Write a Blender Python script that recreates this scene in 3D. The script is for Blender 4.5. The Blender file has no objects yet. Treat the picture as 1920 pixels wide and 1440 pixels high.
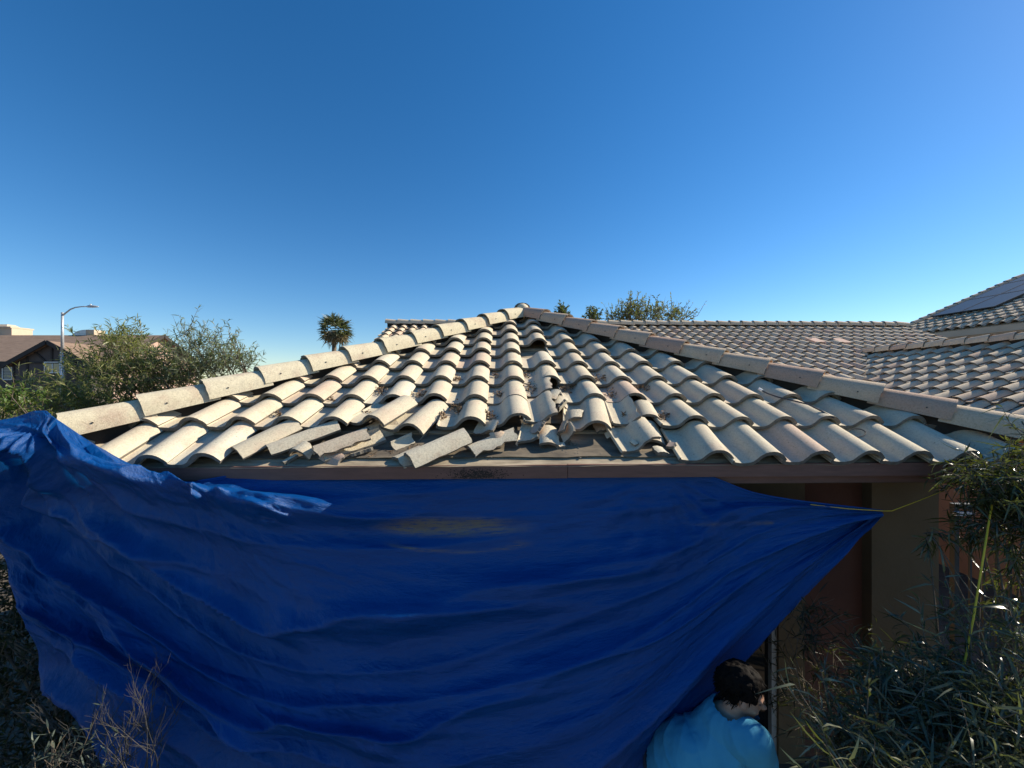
import bpy, bmesh, math, random
import numpy as np
from mathutils import Vector, Matrix, noise as mnoise
R = math.radians
C = bpy.context.scene.collection
scene = bpy.context.scene

# ------------------------------------------------------------------ camera, sky, sun, exposure
CZ = 2.85                      # camera height above the ground
F = 740.0                      # focal length in pixels of the 1920 x 1440 photograph
cam = bpy.data.cameras.new('camera'); cam_o = bpy.data.objects.new('camera', cam); C.objects.link(cam_o)
cam_o.location = (0, 0, CZ); cam_o.rotation_euler = (R(90), 0, 0)
cam.sensor_width = 36; cam.lens = 36 * F / 1920; cam.clip_start = 0.05; cam.clip_end = 3000
scene.camera = cam_o
SUN_AZ, SUN_EL = 71.0, 34.0    # clockwise from the view direction (+Y), above the horizon
world = bpy.data.worlds.new('World'); scene.world = world; world.use_nodes = True
wn = world.node_tree.nodes; wl = world.node_tree.links; wn.clear()
sky = wn.new('ShaderNodeTexSky'); sky.sky_type = 'NISHITA'; sky.sun_disc = False
sky.sun_elevation = R(SUN_EL); sky.sun_rotation = R(SUN_AZ)
sky.altitude = 300; sky.air_density = 1.0; sky.dust_density = 0.12; sky.ozone_density = 3.5
bg = wn.new('ShaderNodeBackground'); bg.inputs['Strength'].default_value = 0.098
wo = wn.new('ShaderNodeOutputWorld')
hs = wn.new('ShaderNodeHueSaturation'); hs.inputs['Saturation'].default_value = 1.30; hs.inputs['Hue'].default_value = 0.501; wl.new(sky.outputs[0], hs.inputs['Color']); wl.new(hs.outputs[0], bg.inputs[0]); wl.new(bg.outputs[0], wo.inputs[0])
sd = bpy.data.lights.new('sun', 'SUN'); sd.energy = 5.0; sd.angle = R(0.5); sd.color = (1.0, 0.91, 0.75)
so = bpy.data.objects.new('sun', sd); C.objects.link(so)
sv = Vector((math.sin(R(SUN_AZ)) * math.cos(R(SUN_EL)), math.cos(R(SUN_AZ)) * math.cos(R(SUN_EL)), math.sin(R(SUN_EL))))
so.rotation_euler = sv.to_track_quat('Z', 'Y').to_euler(); so.location = sv * 40
scene.view_settings.view_transform = 'Standard'; scene.view_settings.look = 'None'
scene.view_settings.exposure = 0.58; scene.view_settings.gamma = 1.0
scene.view_settings.use_curve_mapping = False

def px(x, y, Y):
    """world point seen at photograph pixel (x, y) at depth Y in front of the camera"""
    return Vector(((x - 960) / F * Y, Y, CZ - (y - 720) / F * Y))

# ------------------------------------------------------------------ object helpers
def tag(o, label=None, cat=None, group=None, kind=None):
    if label: o['label'] = label
    if cat: o['category'] = cat
    if group: o['group'] = group
    if kind: o['kind'] = kind
    return o
def empty(name, loc, label=None, cat=None, group=None):
    o = bpy.data.objects.new(name, None); C.objects.link(o); o.location = loc; o.empty_display_size = 0.2
    return tag(o, label, cat, group)
def link(name, me, mat, parent=None, label=None):
    o = bpy.data.objects.new(name, me); C.objects.link(o)
    if mat is not None:
        for m in (mat if isinstance(mat, list) else [mat]): me.materials.append(m)
    if parent is not None:
        o.parent = parent
        if parent.type == 'EMPTY' or parent.parent is not None or True:
            # vertices are in world space: undo the chain of parents' locations
            p = parent; off = Vector((0, 0, 0))
            while p is not None:
                off += Vector(p.location); p = p.parent
            o.location = -off
    if label: o['label'] = label
    return o
def recentre(o):
    """move a mesh object's origin to the middle of its mesh's base"""
    me = o.data; n = len(me.vertices); co = np.empty(n * 3, np.float32); me.vertices.foreach_get('co', co)
    co = co.reshape(-1, 3); c = (co.min(0) + co.max(0)) / 2; c[2] = co[:, 2].min()
    me.vertices.foreach_set('co', (co - c).ravel()); me.update()
    o.location = Vector(o.location) + Vector([float(v) for v in c]); return o

class MB:
    """collects shapes, builds one mesh"""
    def __init__(s): s.v = []; s.f = []; s.sm = []; s.mi = []; s.tint = []; s.n = 0
    def add(s, v, f, smooth=False, mi=0, tint=0.5):
        s.v.extend([tuple(p) for p in v]); o = s.n; s.n += len(v)
        s.f.extend([tuple(i + o for i in q) for q in f]); k = len(f)
        s.sm.extend([smooth] * k if isinstance(smooth, bool) else smooth); s.mi.extend([mi] * k if isinstance(mi, int) else mi); s.tint.extend([tint] * k)
    def box(s, c, d, rot=None, **k):
        x, y, z = [q / 2 for q in d]; v = [Vector(p) for p in ((-x,-y,-z),(x,-y,-z),(x,y,-z),(-x,y,-z),(-x,-y,z),(x,-y,z),(x,y,z),(-x,y,z))]
        if rot is not None: v = [rot @ p for p in v]
        s.add([p + Vector(c) for p in v], [(0,3,2,1),(4,5,6,7),(0,1,5,4),(1,2,6,5),(2,3,7,6),(3,0,4,7)], **k)
    def box2(s, a, b, M=None, **k):
        a = Vector(a); b = Vector(b); c = (a + b) / 2; d = b - a
        x, y, z = d / 2; v = [c + Vector(p) for p in ((-x,-y,-z),(x,-y,-z),(x,y,-z),(-x,y,-z),(-x,-y,z),(x,-y,z),(x,y,z),(-x,y,z))]
        if M is not None: v = [M @ p for p in v]
        s.add(v, [(0,3,2,1),(4,5,6,7),(0,1,5,4),(1,2,6,5),(2,3,7,6),(3,0,4,7)], **k)
    def tube(s, pts, rad, n=8, cap=True, **k):
        pts = [Vector(p) for p in pts]; m = len(pts)
        if not hasattr(rad, '__len__'): rad = [rad] * m
        v = []; up = Vector((0.13, 0.29, 0.95))
        for i, p in enumerate(pts):
            t = (pts[min(i+1, m-1)] - pts[max(i-1, 0)]).normalized()
            a = t.cross(up)
            if a.length < 1e-3: a = t.cross(Vector((1, 0, 0)))
            a.normalize(); b = t.cross(a)
            for j in range(n):
                w = 2 * math.pi * j / n; v.append(p + (a * math.cos(w) + b * math.sin(w)) * rad[i])
        f = [(i*n+j, i*n+(j+1)%n, (i+1)*n+(j+1)%n, (i+1)*n+j) for i in range(m-1) for j in range(n)]
        sm = [True] * len(f)
        if cap: f += [tuple(range(n-1, -1, -1)), tuple((m-1)*n+j for j in range(n))]; sm += [False, False]
        s.add(v, f, smooth=sm, **k)
    def mesh(s, name):
        me = bpy.data.meshes.new(name); me.from_pydata(s.v, [], s.f)
        me.polygons.foreach_set('use_smooth', s.sm); me.polygons.foreach_set('material_index', s.mi)
        a = me.attributes.new('tint', 'FLOAT', 'FACE'); a.data.foreach_set('value', s.tint); me.update(); return me
    def build(s, name, mat, parent=None, label=None): return link(name, s.mesh(name), mat, parent, label)

# ------------------------------------------------------------------ materials
def new_mat(name):
    m = bpy.data.materials.new(name); m.use_nodes = True; nt = m.node_tree; nt.nodes.clear()
    out = nt.nodes.new('ShaderNodeOutputMaterial'); b = nt.nodes.new('ShaderNodeBsdfPrincipled')
    nt.links.new(b.outputs[0], out.inputs[0]); return m, nt, b, out
def N(nt, t, **k):
    n = nt.nodes.new(t)
    for a, v in k.items():
        if hasattr(n, a): setattr(n, a, v)
        else: n.inputs[a].default_value = v
    return n
def ramp(nt, fac, stops):
    r = nt.nodes.new('ShaderNodeValToRGB'); e = r.color_ramp.elements
    while len(e) < len(stops): e.new(0.5)
    for i, (p, c) in enumerate(stops): e[i].position = p; e[i].color = (*c, 1) if len(c) == 3 else c
    nt.links.new(fac, r.inputs[0]); return r.outputs[0]
def mixc(nt, fac, a, b, blend='MIX'):
    m = nt.nodes.new('ShaderNodeMix'); m.data_type = 'RGBA'; m.blend_type = blend
    for inp, v in ((m.inputs[0], fac), (m.inputs[6], a), (m.inputs[7], b)):
        if hasattr(v, 'is_output') or isinstance(v, bpy.types.NodeSocket): nt.links.new(v, inp)
        elif isinstance(v, (int, float)): inp.default_value = v
        else: inp.default_value = (*v, 1) if len(v) == 3 else v
    return m.outputs[2]
def coord(nt, which='Object', scale=(1, 1, 1)):
    t = nt.nodes.new('ShaderNodeTexCoord'); mp = nt.nodes.new('ShaderNodeMapping'); mp.inputs['Scale'].default_value = scale
    nt.links.new(t.outputs[which], mp.inputs[0]); return mp.outputs[0]
def noise(nt, vec, scale, detail=4, rough=0.6):
    n = N(nt, 'ShaderNodeTexNoise', Scale=scale, Detail=detail, Roughness=rough); nt.links.new(vec, n.inputs['Vector']); return n.outputs['Fac']
def bump(nt, b, h, strength, dist):
    n = N(nt, 'ShaderNodeBump', Strength=strength, Distance=dist); nt.links.new(h, n.inputs['Height']); nt.links.new(n.outputs[0], b.inputs['Normal'])
def simple(name, c1, c2, scale=8, rough=0.85, bstr=0.3, bdist=0.01, vscale=(1, 1, 1), metal=0.0):
    m, nt, b, _ = new_mat(name); v = coord(nt, scale=vscale); n = noise(nt, v, scale, 5)
    nt.links.new(ramp(nt, n, [(0.3, c1), (0.7, c2)]), b.inputs['Base Color']); b.inputs['Roughness'].default_value = rough
    b.inputs['Metallic'].default_value = metal
    if bstr: bump(nt, b, noise(nt, v, scale * 5, 4), bstr, bdist)
    return m

def tile_material(name, cream, pale, pink, grain=1.0):
    m, nt, b, _ = new_mat(name); v = coord(nt)
    at = N(nt, 'ShaderNodeAttribute'); at.attribute_name = 'tint'
    base = ramp(nt, at.outputs['Fac'], [(0.0, pale), (0.40, cream), (0.70, cream), (1.0, pink)])
    big = noise(nt, v, 4.5, 5, 0.65)
    base = mixc(nt, ramp(nt, big, [(0.50, (0, 0, 0)), (0.70, (0.65, 0.65, 0.65))]), base, pink)
    fine = noise(nt, v, 95, 4, 0.75)
    base = mixc(nt, min(1, .62 * grain), base, ramp(nt, fine, [(0.30, (0.62, 0.59, 0.54)), (0.48, (0.96, 0.95, 0.93)), (0.66, (1.10, 1.10, 1.08))]), 'MULTIPLY')
    sp = noise(nt, v, 55, 2, 0.5)
    base = mixc(nt, ramp(nt, sp, [(0.69, (0, 0, 0)), (0.74, (0.5, 0.5, 0.5))]), base, (0.20, 0.155, 0.11))
    dirt = noise(nt, v, 3.1, 7, 0.72)
    base = mixc(nt, ramp(nt, dirt, [(0.54, (0, 0, 0)), (0.76, (0.50, 0.50, 0.50))]), base, (0.36, 0.28, 0.185))
    st = noise(nt, coord(nt, scale=(14, 3, 3)), 3.0, 4, 0.6)
    base = mixc(nt, ramp(nt, st, [(0.55, (0, 0, 0)), (0.75, (0.35, 0.35, 0.35))]), base, (0.36, 0.32, 0.26))
    nt.links.new(base, b.inputs['Base Color']); b.inputs['Roughness'].default_value = 0.92
    b.inputs['Specular IOR Level'].default_value = 0.2
    bump(nt, b, noise(nt, v, 150, 3, 0.75), 0.45 * grain, 0.005)
    return m
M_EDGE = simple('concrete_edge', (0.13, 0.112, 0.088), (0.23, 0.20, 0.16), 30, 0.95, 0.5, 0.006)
M_SHADOWWOOD = simple('dark_wood', (0.035, 0.028, 0.022), (0.06, 0.048, 0.038), 12, 0.95, 0.3, 0.005)
M_TILE = tile_material('concrete_tile', (0.625, 0.54, 0.395), (0.645, 0.58, 0.45), (0.585, 0.42, 0.315))
M_CAP = tile_material('concrete_cap', (0.69, 0.60, 0.42), (0.71, 0.63, 0.46), (0.45, 0.30, 0.225), 1.25)
M_WORN = tile_material('weathered_tile', (0.70, 0.61, 0.45), (0.72, 0.65, 0.50), (0.56, 0.39, 0.27), 1.5)
M_FARTILE = tile_material('far_tile', (0.66, 0.53, 0.375), (0.70, 0.58, 0.43), (0.60, 0.42, 0.30))
M_DECK = simple('roof_underlayment', (0.19, 0.145, 0.095), (0.52, 0.42, 0.285), 5, 0.9, 0.4, 0.006, (1, 5, 5))
M_SHADEFELT = simple('shade_painted_felt', (0.075, 0.060, 0.045), (0.25, 0.195, 0.13), 4, 0.95, 0.5, 0.006, (1, 3, 3))  # underlayment darkened in colour to stand for shade below the raised tiles
M_FASCIA = simple('brown_fascia', (0.165, 0.078, 0.056), (0.23, 0.108, 0.076), 6, 0.6, 0.15, 0.003, (1, 8, 8))
M_MILDEW = simple('mildew', (0.03, 0.024, 0.018), (0.08, 0.05, 0.036), 40, 0.9, 0.2, 0.003)
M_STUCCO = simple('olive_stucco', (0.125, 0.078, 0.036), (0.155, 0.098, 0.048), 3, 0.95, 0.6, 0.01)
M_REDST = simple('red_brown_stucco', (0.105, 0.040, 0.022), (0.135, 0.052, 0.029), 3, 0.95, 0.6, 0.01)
M_ORANGE = simple('orange_stucco', (0.46, 0.20, 0.09), (0.54, 0.25, 0.12), 2, 0.95, 0.5, 0.01)
M_TAN = simple('tan_stucco', (0.55, 0.42, 0.30), (0.62, 0.48, 0.35), 2, 0.95, 0.4, 0.01)
M_SOFFIT = simple('brown_soffit', (0.10, 0.065, 0.05), (0.14, 0.09, 0.07), 4, 0.8, 0.2, 0.004)
M_WHITE = simple('white_paint', (0.70, 0.70, 0.68), (0.80, 0.80, 0.78), 5, 0.5, 0)
M_FRAME = simple('grey_door_frame', (0.30, 0.28, 0.25), (0.38, 0.36, 0.32), 5, 0.6, 0)
M_STEEL = simple('galvanised_steel', (0.45, 0.46, 0.47), (0.56, 0.57, 0.58), 4, 0.45, 0, metal=0.4)
M_DARKMET = simple('dark_metal', (0.03, 0.03, 0.03), (0.06, 0.06, 0.055), 6, 0.5, 0)
M_BARK = simple('bark', (0.10, 0.075, 0.05), (0.20, 0.155, 0.11), 20, 0.95, 0.5, 0.01)
M_TWIG = simple('dead_twig', (0.045, 0.042, 0.038), (0.085, 0.078, 0.07), 20, 0.95, 0.3, 0.004)
M_GROUND = simple('gravel', (0.065, 0.050, 0.034), (0.14, 0.108, 0.074), 3, 0.95, 0.6, 0.02)
M_ROPE = simple('yellow_rope', (0.80, 0.46, 0.02), (0.92, 0.58, 0.04), 60, 0.6, 0.3, 0.002)
M_CABLE = simple('black_cable', (0.02, 0.02, 0.025), (0.04, 0.04, 0.05), 10, 0.35, 0)
M_LITTER = simple('dry_leaves', (0.10, 0.055, 0.03), (0.30, 0.19, 0.10), 60, 0.9, 0.3, 0.004)
M_SHINGLE = simple('brown_shingle', (0.19, 0.125, 0.085), (0.30, 0.205, 0.145), 1.6, 0.95, 0.3, 0.02, (1, 3, 6))
M_BROWNW = simple('brown_siding', (0.085, 0.068, 0.062), (0.115, 0.092, 0.084), 2, 0.9, 0.2, 0.01)
M_BROWNT = simple('dark_timber', (0.035, 0.028, 0.026), (0.055, 0.045, 0.04), 2, 0.9, 0, 0.01)
M_PINK = simple('pink_stucco', (0.50, 0.33, 0.26), (0.56, 0.38, 0.30), 1, 0.95, 0.3, 0.02)
def glass_mat(name, c, rough=0.05):
    m, nt, b, _ = new_mat(name); b.inputs['Base Color'].default_value = (*c, 1); b.inputs['Roughness'].default_value = rough
    b.inputs['Specular IOR Level'].default_value = 0.8; return m
M_GLASS = glass_mat('window_glass', (0.04, 0.055, 0.065)); M_DARKGLASS = glass_mat('door_glass', (0.006, 0.007, 0.008))
def blind_mat():
    m, nt, b, _ = new_mat('window_blind'); v = coord(nt, scale=(0, 0, 1)); w = N(nt, 'ShaderNodeTexWave', Scale=2.6); w.bands_direction = 'Z'
    nt.links.new(v, w.inputs['Vector']); nt.links.new(ramp(nt, w.outputs['Fac'], [(0.35, (0.05, 0.06, 0.07)), (0.6, (0.30, 0.31, 0.31))]), b.inputs['Base Color']); b.inputs['Roughness'].default_value = 0.3; return m
M_BLIND = blind_mat()
def solar_mat():
    m, nt, b, _ = new_mat('solar_cells'); b.inputs['Base Color'].default_value = (0.030, 0.042, 0.047, 1); b.inputs['Roughness'].default_value = 0.38
    b.inputs['Specular IOR Level'].default_value = 0.35; return m
M_SOLAR = solar_mat()
def leaf_mat(name, c1, c2, c3, rough=0.45, transl=0.35, spec=0.5):
    m, nt, b, out = new_mat(name); at = N(nt, 'ShaderNodeAttribute'); at.attribute_name = 'tint'
    col = ramp(nt, at.outputs['Fac'], [(0.0, c1), (0.5, c2), (1.0, c3)])
    nt.links.new(col, b.inputs['Base Color']); b.inputs['Roughness'].default_value = rough; b.inputs['Specular IOR Level'].default_value = spec
    tr = nt.nodes.new('ShaderNodeBsdfTranslucent'); nt.links.new(mixc(nt, 0.5, col, (0.30, 0.36, 0.04)), tr.inputs[0])
    mx = nt.nodes.new('ShaderNodeMixShader'); mx.inputs[0].default_value = transl
    nt.links.new(b.outputs[0], mx.inputs[1]); nt.links.new(tr.outputs[0], mx.inputs[2]); nt.links.new(mx.outputs[0], out.inputs[0]); return m
M_LEAF = leaf_mat('acacia_leaf', (0.12, 0.13, 0.040), (0.22, 0.23, 0.080), (0.40, 0.39, 0.17), 0.45, 0.5)
M_LEAFB = leaf_mat('bluish_leaf', (0.12, 0.14, 0.080), (0.20, 0.225, 0.13), (0.34, 0.36, 0.23), 0.45, 0.5)
M_LEAFG = leaf_mat('bright_leaf', (0.05, 0.09, 0.015), (0.09, 0.15, 0.03), (0.15, 0.22, 0.06))
M_LEAFD = leaf_mat('dark_glossy_leaf', (0.018, 0.022, 0.007), (0.050, 0.056, 0.018), (0.16, 0.165, 0.07), 0.20, 0.2, 0.5)
M_LEAFR = leaf_mat('silvery_leaf', (0.035, 0.042, 0.020), (0.085, 0.092, 0.048), (0.22, 0.225, 0.14), 0.24, 0.2, 0.5)
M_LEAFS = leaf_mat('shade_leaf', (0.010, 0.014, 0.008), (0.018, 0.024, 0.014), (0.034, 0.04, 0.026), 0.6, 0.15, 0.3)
M_SAGE = leaf_mat('sage_leaf', (0.045, 0.06, 0.045), (0.075, 0.095, 0.075), (0.15, 0.175, 0.14), 0.7, 0.1, 0.3)
M_PALM = leaf_mat('palm_leaf', (0.05, 0.062, 0.03), (0.085, 0.10, 0.045), (0.17, 0.16, 0.09), 0.5, 0.2)
M_PALMDRY = leaf_mat('palm_skirt', (0.20, 0.15, 0.08), (0.28, 0.21, 0.12), (0.36, 0.28, 0.17), 0.8, 0.2)
M_FARLEAF = leaf_mat('far_tree_leaf', (0.10, 0.115, 0.035), (0.16, 0.17, 0.055), (0.24, 0.23, 0.09), 0.6, 0.35)
M_FARDARK = leaf_mat('far_dark_leaf', (0.03, 0.05, 0.02), (0.05, 0.08, 0.03), (0.08, 0.11, 0.05), 0.6, 0.3)

# ------------------------------------------------------------------ the house's own frame
PHI = R(1.55)
EU = Vector((math.cos(PHI), math.sin(PHI), 0)); EV = Vector((-math.sin(PHI), math.cos(PHI), 0))
P0 = Vector((0.04, 2.40, 0))
TAN = 0.43; TH = math.atan(TAN); CT, ST = math.cos(TH), math.sin(TH)
def H(u, v, z): return P0 + EU * u + EV * v + Vector((0, 0, CZ + z))     # z is relative to the camera height
MH = Matrix(((EU.x, EV.x, 0, P0.x), (EU.y, EV.y, 0, P0.y), (0, 0, 1, CZ), (0, 0, 0, 1)))
DECK0 = -0.517                 # deck height at the eave, relative to the camera
TW, EXPO = 0.31, 0.370         # tile cover width and exposure
APU, HALF = 0.19, 3.10         # apex position and half width of the hip end

PROF = [(-.026,.004),(-.023,.017),(-.015,.018),(-.011,.007),(0,.004),(.02,.001),(.045,-.001),(.070,.000),(.090,.004),(.105,.012),(.118,.025),(.131,.041),
        (.146,.056),(.164,.069),(.186,.078),(.211,.081),(.236,.078),(.258,.070),(.276,.058),(.290,.045),(.301,.033),(.308,.024)]
PROF_LO = [(0,.004),(.045,-.001),(.095,.006),(.125,.033),(.160,.066),(.211,.081),(.260,.069),(.290,.045),(.308,.020)]
PROF_B = [(.10 + .098 * math.sin(math.radians(a)), .060 - .105 * (1 - math.cos(math.radians(a)))) for a in range(-66, 67, 11)]
CREST = .211; THK = .024
def prof_h(w, P=PROF):
    for (a, ha), (b, hb) in zip(P, P[1:]):
        if w <= b: return ha + (hb - ha) * (w - a) / (b - a)
    return P[-1][1]
def tile_shape(w0, w1, L, nl=3, jag_n=.0, jag_h=.0, jag_l=.0, jag_r=.0, seed=0, P=PROF, thk=THK, taper=0.0, cut_n=0.0, cut_h=0.0):
    """slice w0..w1 of the S-shaped tile, length L; (w, l, h) with h=0 the underside of the pan; jagged where broken"""
    ws = [w for w, h in P if w0 + 1e-4 < w < w1 - 1e-4]; ws = [w0] + ws + [w1]
    if jag_n or jag_h:                                   # more stations where the break is ragged
        ws2 = []
        for a, b in zip(ws, ws[1:]): ws2 += [a, (a + b) / 2]
        ws = ws2 + [w1]
    nw = len(ws); rn = random.Random(seed)
    def fr(t, k): return mnoise.fractal(Vector((t, k * 7.3 + seed * 3.1, seed * 1.7)), 1.0, 2.0, 4)
    top = []; bot = []
    for i in range(nl + 1):
        l = L * i / nl
        for j, w in enumerate(ws):
            x = (j / (nw - 1))
            jl = jag_l * fr(l * 14, 1) + jag_l * .5 * fr(l * 45, 5); jr = jag_r * fr(l * 14, 2) + jag_r * .5 * fr(l * 45, 6)
            ww = w + jl * (1 - x) + jr * x
            ww = min(max(ww, P[0][0]), P[-1][0])
            fn = 1 - i / nl; fh = i / nl
            ll = l + (jag_n * fr(w * 22, 3) + jag_n * .5 * fr(w * 70, 7) + cut_n * x) * fn ** 1.5 + (jag_h * fr(w * 22, 4) + jag_h * .5 * fr(w * 70, 8) - cut_h * x) * fh ** 1.5
            h = prof_h(ww, P)
            e = .006; d = (prof_h(min(ww + e, P[-1][0]), P) - prof_h(max(ww - e, P[0][0]), P)) / (2 * e); nn = math.hypot(1, d)
            mid = (w0 + w1) / 2; tw_ = ww + (mid - ww) * taper * (i / nl)
            top.append((tw_, ll, h + thk)); bot.append((tw_ + thk * d / nn * .8, ll, h + thk - thk / nn))
    v = []; f = []; sm = []
    def grid(pts, flip):
        o = len(v); v.extend(pts)
        for i in range(nl):
            for j in range(nw - 1):
                q = (o+i*nw+j, o+i*nw+j+1, o+(i+1)*nw+j+1, o+(i+1)*nw+j); f.append(q[::-1] if flip else q); sm.append(True)
    grid(top, False); grid(bot, True)
    def wall(idx, flip):
        o = len(v); v.extend([top[i] for i in idx]); v.extend([bot[i] for i in idx]); m = len(idx)
        for k in range(m - 1):
            q = (o+k, o+m+k, o+m+k+1, o+k+1); f.append(q[::-1] if flip else q); sm.append(False)
    wall(list(range(nw)), False); wall([nl*nw+j for j in range(nw)], True)
    wall([i*nw for i in range(nl+1)], True); wall([i*nw+nw-1 for i in range(nl+1)], False)
    return v, f, sm

class Plane:
    """a sloping roof plane: O on the deck, eu along the eave, es up the slope, en out of it"""
    def __init__(s, O, up):
        s.O = Vector(O); s.up = Vector((up.x, up.y, 0)).normalized(); s.eu = Vector((s.up.y, -s.up.x, 0))
        s.es = s.up * CT + Vector((0, 0, ST)); s.en = -s.up * ST + Vector((0, 0, CT))
    def P(s, u, l, h): return s.O + s.eu * u + s.es * l + s.en * h

def tile_field(plane, j0, j1, k0, k1, skip=(), lo=False, seed=1, clips=(), eave=True, tintshift=0.0, name='roof'):
    mb = MB(); rnd = random.Random(seed); P = PROF_LO if lo else PROF
    for k in range(k0, k1):
        for j in range(j0, j1):
            if (k, j) in skip: continue
            ns, hs = (.012, .012) if (k == k0 and eave) else (.062, .012)
            dl = rnd.gauss(0, .005); du = rnd.gauss(0, .003); L = .43
            rough = .0 if lo else rnd.choice([.002, .003, .003, .006])
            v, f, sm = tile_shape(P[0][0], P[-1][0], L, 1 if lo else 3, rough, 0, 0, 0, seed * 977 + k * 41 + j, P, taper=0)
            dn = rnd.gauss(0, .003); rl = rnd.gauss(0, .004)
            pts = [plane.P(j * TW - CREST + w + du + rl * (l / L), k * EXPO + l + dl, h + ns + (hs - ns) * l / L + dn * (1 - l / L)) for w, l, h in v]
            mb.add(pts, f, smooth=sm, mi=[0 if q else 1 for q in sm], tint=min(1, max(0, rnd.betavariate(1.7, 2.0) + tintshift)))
    me = mb.mesh(name)
    if clips:
        bm = bmesh.new(); bm.from_mesh(me)
        for co, no in clips:
            bmesh.ops.bisect_plane(bm, geom=bm.verts[:] + bm.edges[:] + bm.faces[:], plane_co=co, plane_no=no, clear_outer=True, dist=1e-5)
        bm.to_mesh(me); bm.free()
    return me

def cap_shape(L, r0=.128, r1=.108, ht=.148, thk=.016, n=14, nl=3, seed=0):
    """barrel ridge cap along +l, lower (wider) end at l = 0"""
    rnd = random.Random(seed); top = []; bot = []
    for i in range(nl + 1):
        t = i / nl; r = r0 + (r1 - r0) * t; hh = ht * (1 - .13 * t)
        for j in range(n + 1):
            a = math.pi * (1 - j / n); c, s_ = math.cos(a), math.sin(a)
            sx = math.copysign(abs(c) ** .80, c); sy = s_ ** .86
            jit = rnd.gauss(0, .0022) if i == 0 else 0
            top.append((r * sx, L * t + jit, hh * sy)); bot.append(((r - thk) * sx, L * t + jit, (hh - thk) * sy))
    v = []; f = []; sm = []; nw = n + 1
    def grid(pts, flip):
        o = len(v); v.extend(pts)
        for i in range(nl):
            for j in range(nw - 1):
                q = (o+i*nw+j, o+i*nw+j+1, o+(i+1)*nw+j+1, o+(i+1)*nw+j); f.append(q[::-1] if flip else q); sm.append(True)
    grid(top, False); grid(bot, True)
    def wall(idx, flip):
        o = len(v); v.extend([top[i] for i in idx]); v.extend([bot[i] for i in idx]); m = len(idx)
        for k in range(m - 1):
            q = (o+k, o+m+k, o+m+k+1, o+k+1); f.append(q[::-1] if flip else q); sm.append(False)
    wall(list(range(nw)), False); wall([nl*nw+j for j in range(nw)], True); wall([i*nw for i in range(nl+1)], True); wall([i*nw+nw-1 for i in range(nl+1)], False)
    return v, f, sm
def caps_along(A, B, parent, mat, lift=.12, step=EXPO, seed=0, name='ridge_cap', lo=False, big=1.0, tint=(.2, .8)):
    """ridge caps from the low end A to the high end B (points on the deck line)"""
    A = Vector(A); B = Vector(B); d = B - A; n = max(1, round(d.length / step)); st = d.length / n; ax = d.normalized()
    x = Vector((ax.y, -ax.x, 0)).normalized(); up = x.cross(ax); rnd = random.Random(seed); out = []
    bd = MB(); q = [A - x * .02 + up * -.02, A + x * .02 + up * -.02, A + x * .02 + up * (lift + .05), A - x * .02 + up * (lift + .05)]
    bd.add([p + ax * .05 for p in q] + [p + ax * (d.length - .02) for p in q], [(0,1,2,3),(7,6,5,4),(0,4,5,1),(1,5,6,2),(2,6,7,3),(3,7,4,0)]); bd.build('ridge_board', M_SHADOWWOOD, parent)
    for i in range(n):
        mb = MB(); L = st + .06
        v, f, sm = cap_shape(L, .128 * big, .108 * big, .148 * big, n=8 if lo else 14, nl=1 if lo else 3, seed=seed * 100 + i)
        o = A + ax * (st * i + rnd.gauss(0, .004)); yaw = rnd.gauss(0, .012); rl = rnd.gauss(0, .02)
        xx = x * math.cos(yaw) + ax * math.sin(yaw); aa = ax * math.cos(yaw) - x * math.sin(yaw); uu = up * math.cos(rl) + xx * math.sin(rl); xx = aa.cross(uu)
        pts = [o + xx * w + aa * l + uu * (h + lift + .022 * (1 - l / L)) for w, l, h in v]
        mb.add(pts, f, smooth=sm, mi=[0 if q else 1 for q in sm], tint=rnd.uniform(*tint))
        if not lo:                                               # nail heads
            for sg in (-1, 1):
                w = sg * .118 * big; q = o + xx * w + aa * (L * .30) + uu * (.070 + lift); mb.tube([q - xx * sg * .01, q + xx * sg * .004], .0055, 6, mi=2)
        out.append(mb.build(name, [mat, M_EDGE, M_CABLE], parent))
    return out

# ------------------------------------------------------------------ ground
def ground():
    mb = MB(); n = 60; s = 400.0; v = []; f = []
    xs = [math.copysign(abs(t) ** 2.2, t) * s for t in np.linspace(-1, 1, n)]
    for y in xs:
        for x in xs: v.append((x, y, 0.03 * mnoise.noise(Vector((x * .1, y * .1, 0)))))
    for i in range(n - 1):
        for j in range(n - 1): f.append((i*n+j, i*n+j+1, (i+1)*n+j+1, (i+1)*n+j))
    mb.add(v, f, smooth=True); o = mb.build('ground', M_GROUND); tag(o, 'dark bare earth ground around the houses', 'ground', kind='structure')
ground()

# ------------------------------------------------------------------ the tiled house: empty, walls, decks, roofs
house = empty('house', H(0, 3, 0) - Vector((0, 0, CZ)), 'stucco house with cream barrel tile hip roofs and a broken eave above the blue tarp', 'house')

FRONT = Plane(H(0, 0, DECK0), EV)
def front_ray(x, y, h):
    """point of the front roof plane, h above the deck, seen at photograph pixel (x, y)"""
    d = Vector(((x - 960) / F, 1, -(y - 720) / F)); o = Vector((0, 0, CZ)); p0 = FRONT.O + FRONT.en * h
    t = (p0 - o).dot(FRONT.en) / d.dot(FRONT.en); return o + d * t

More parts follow.
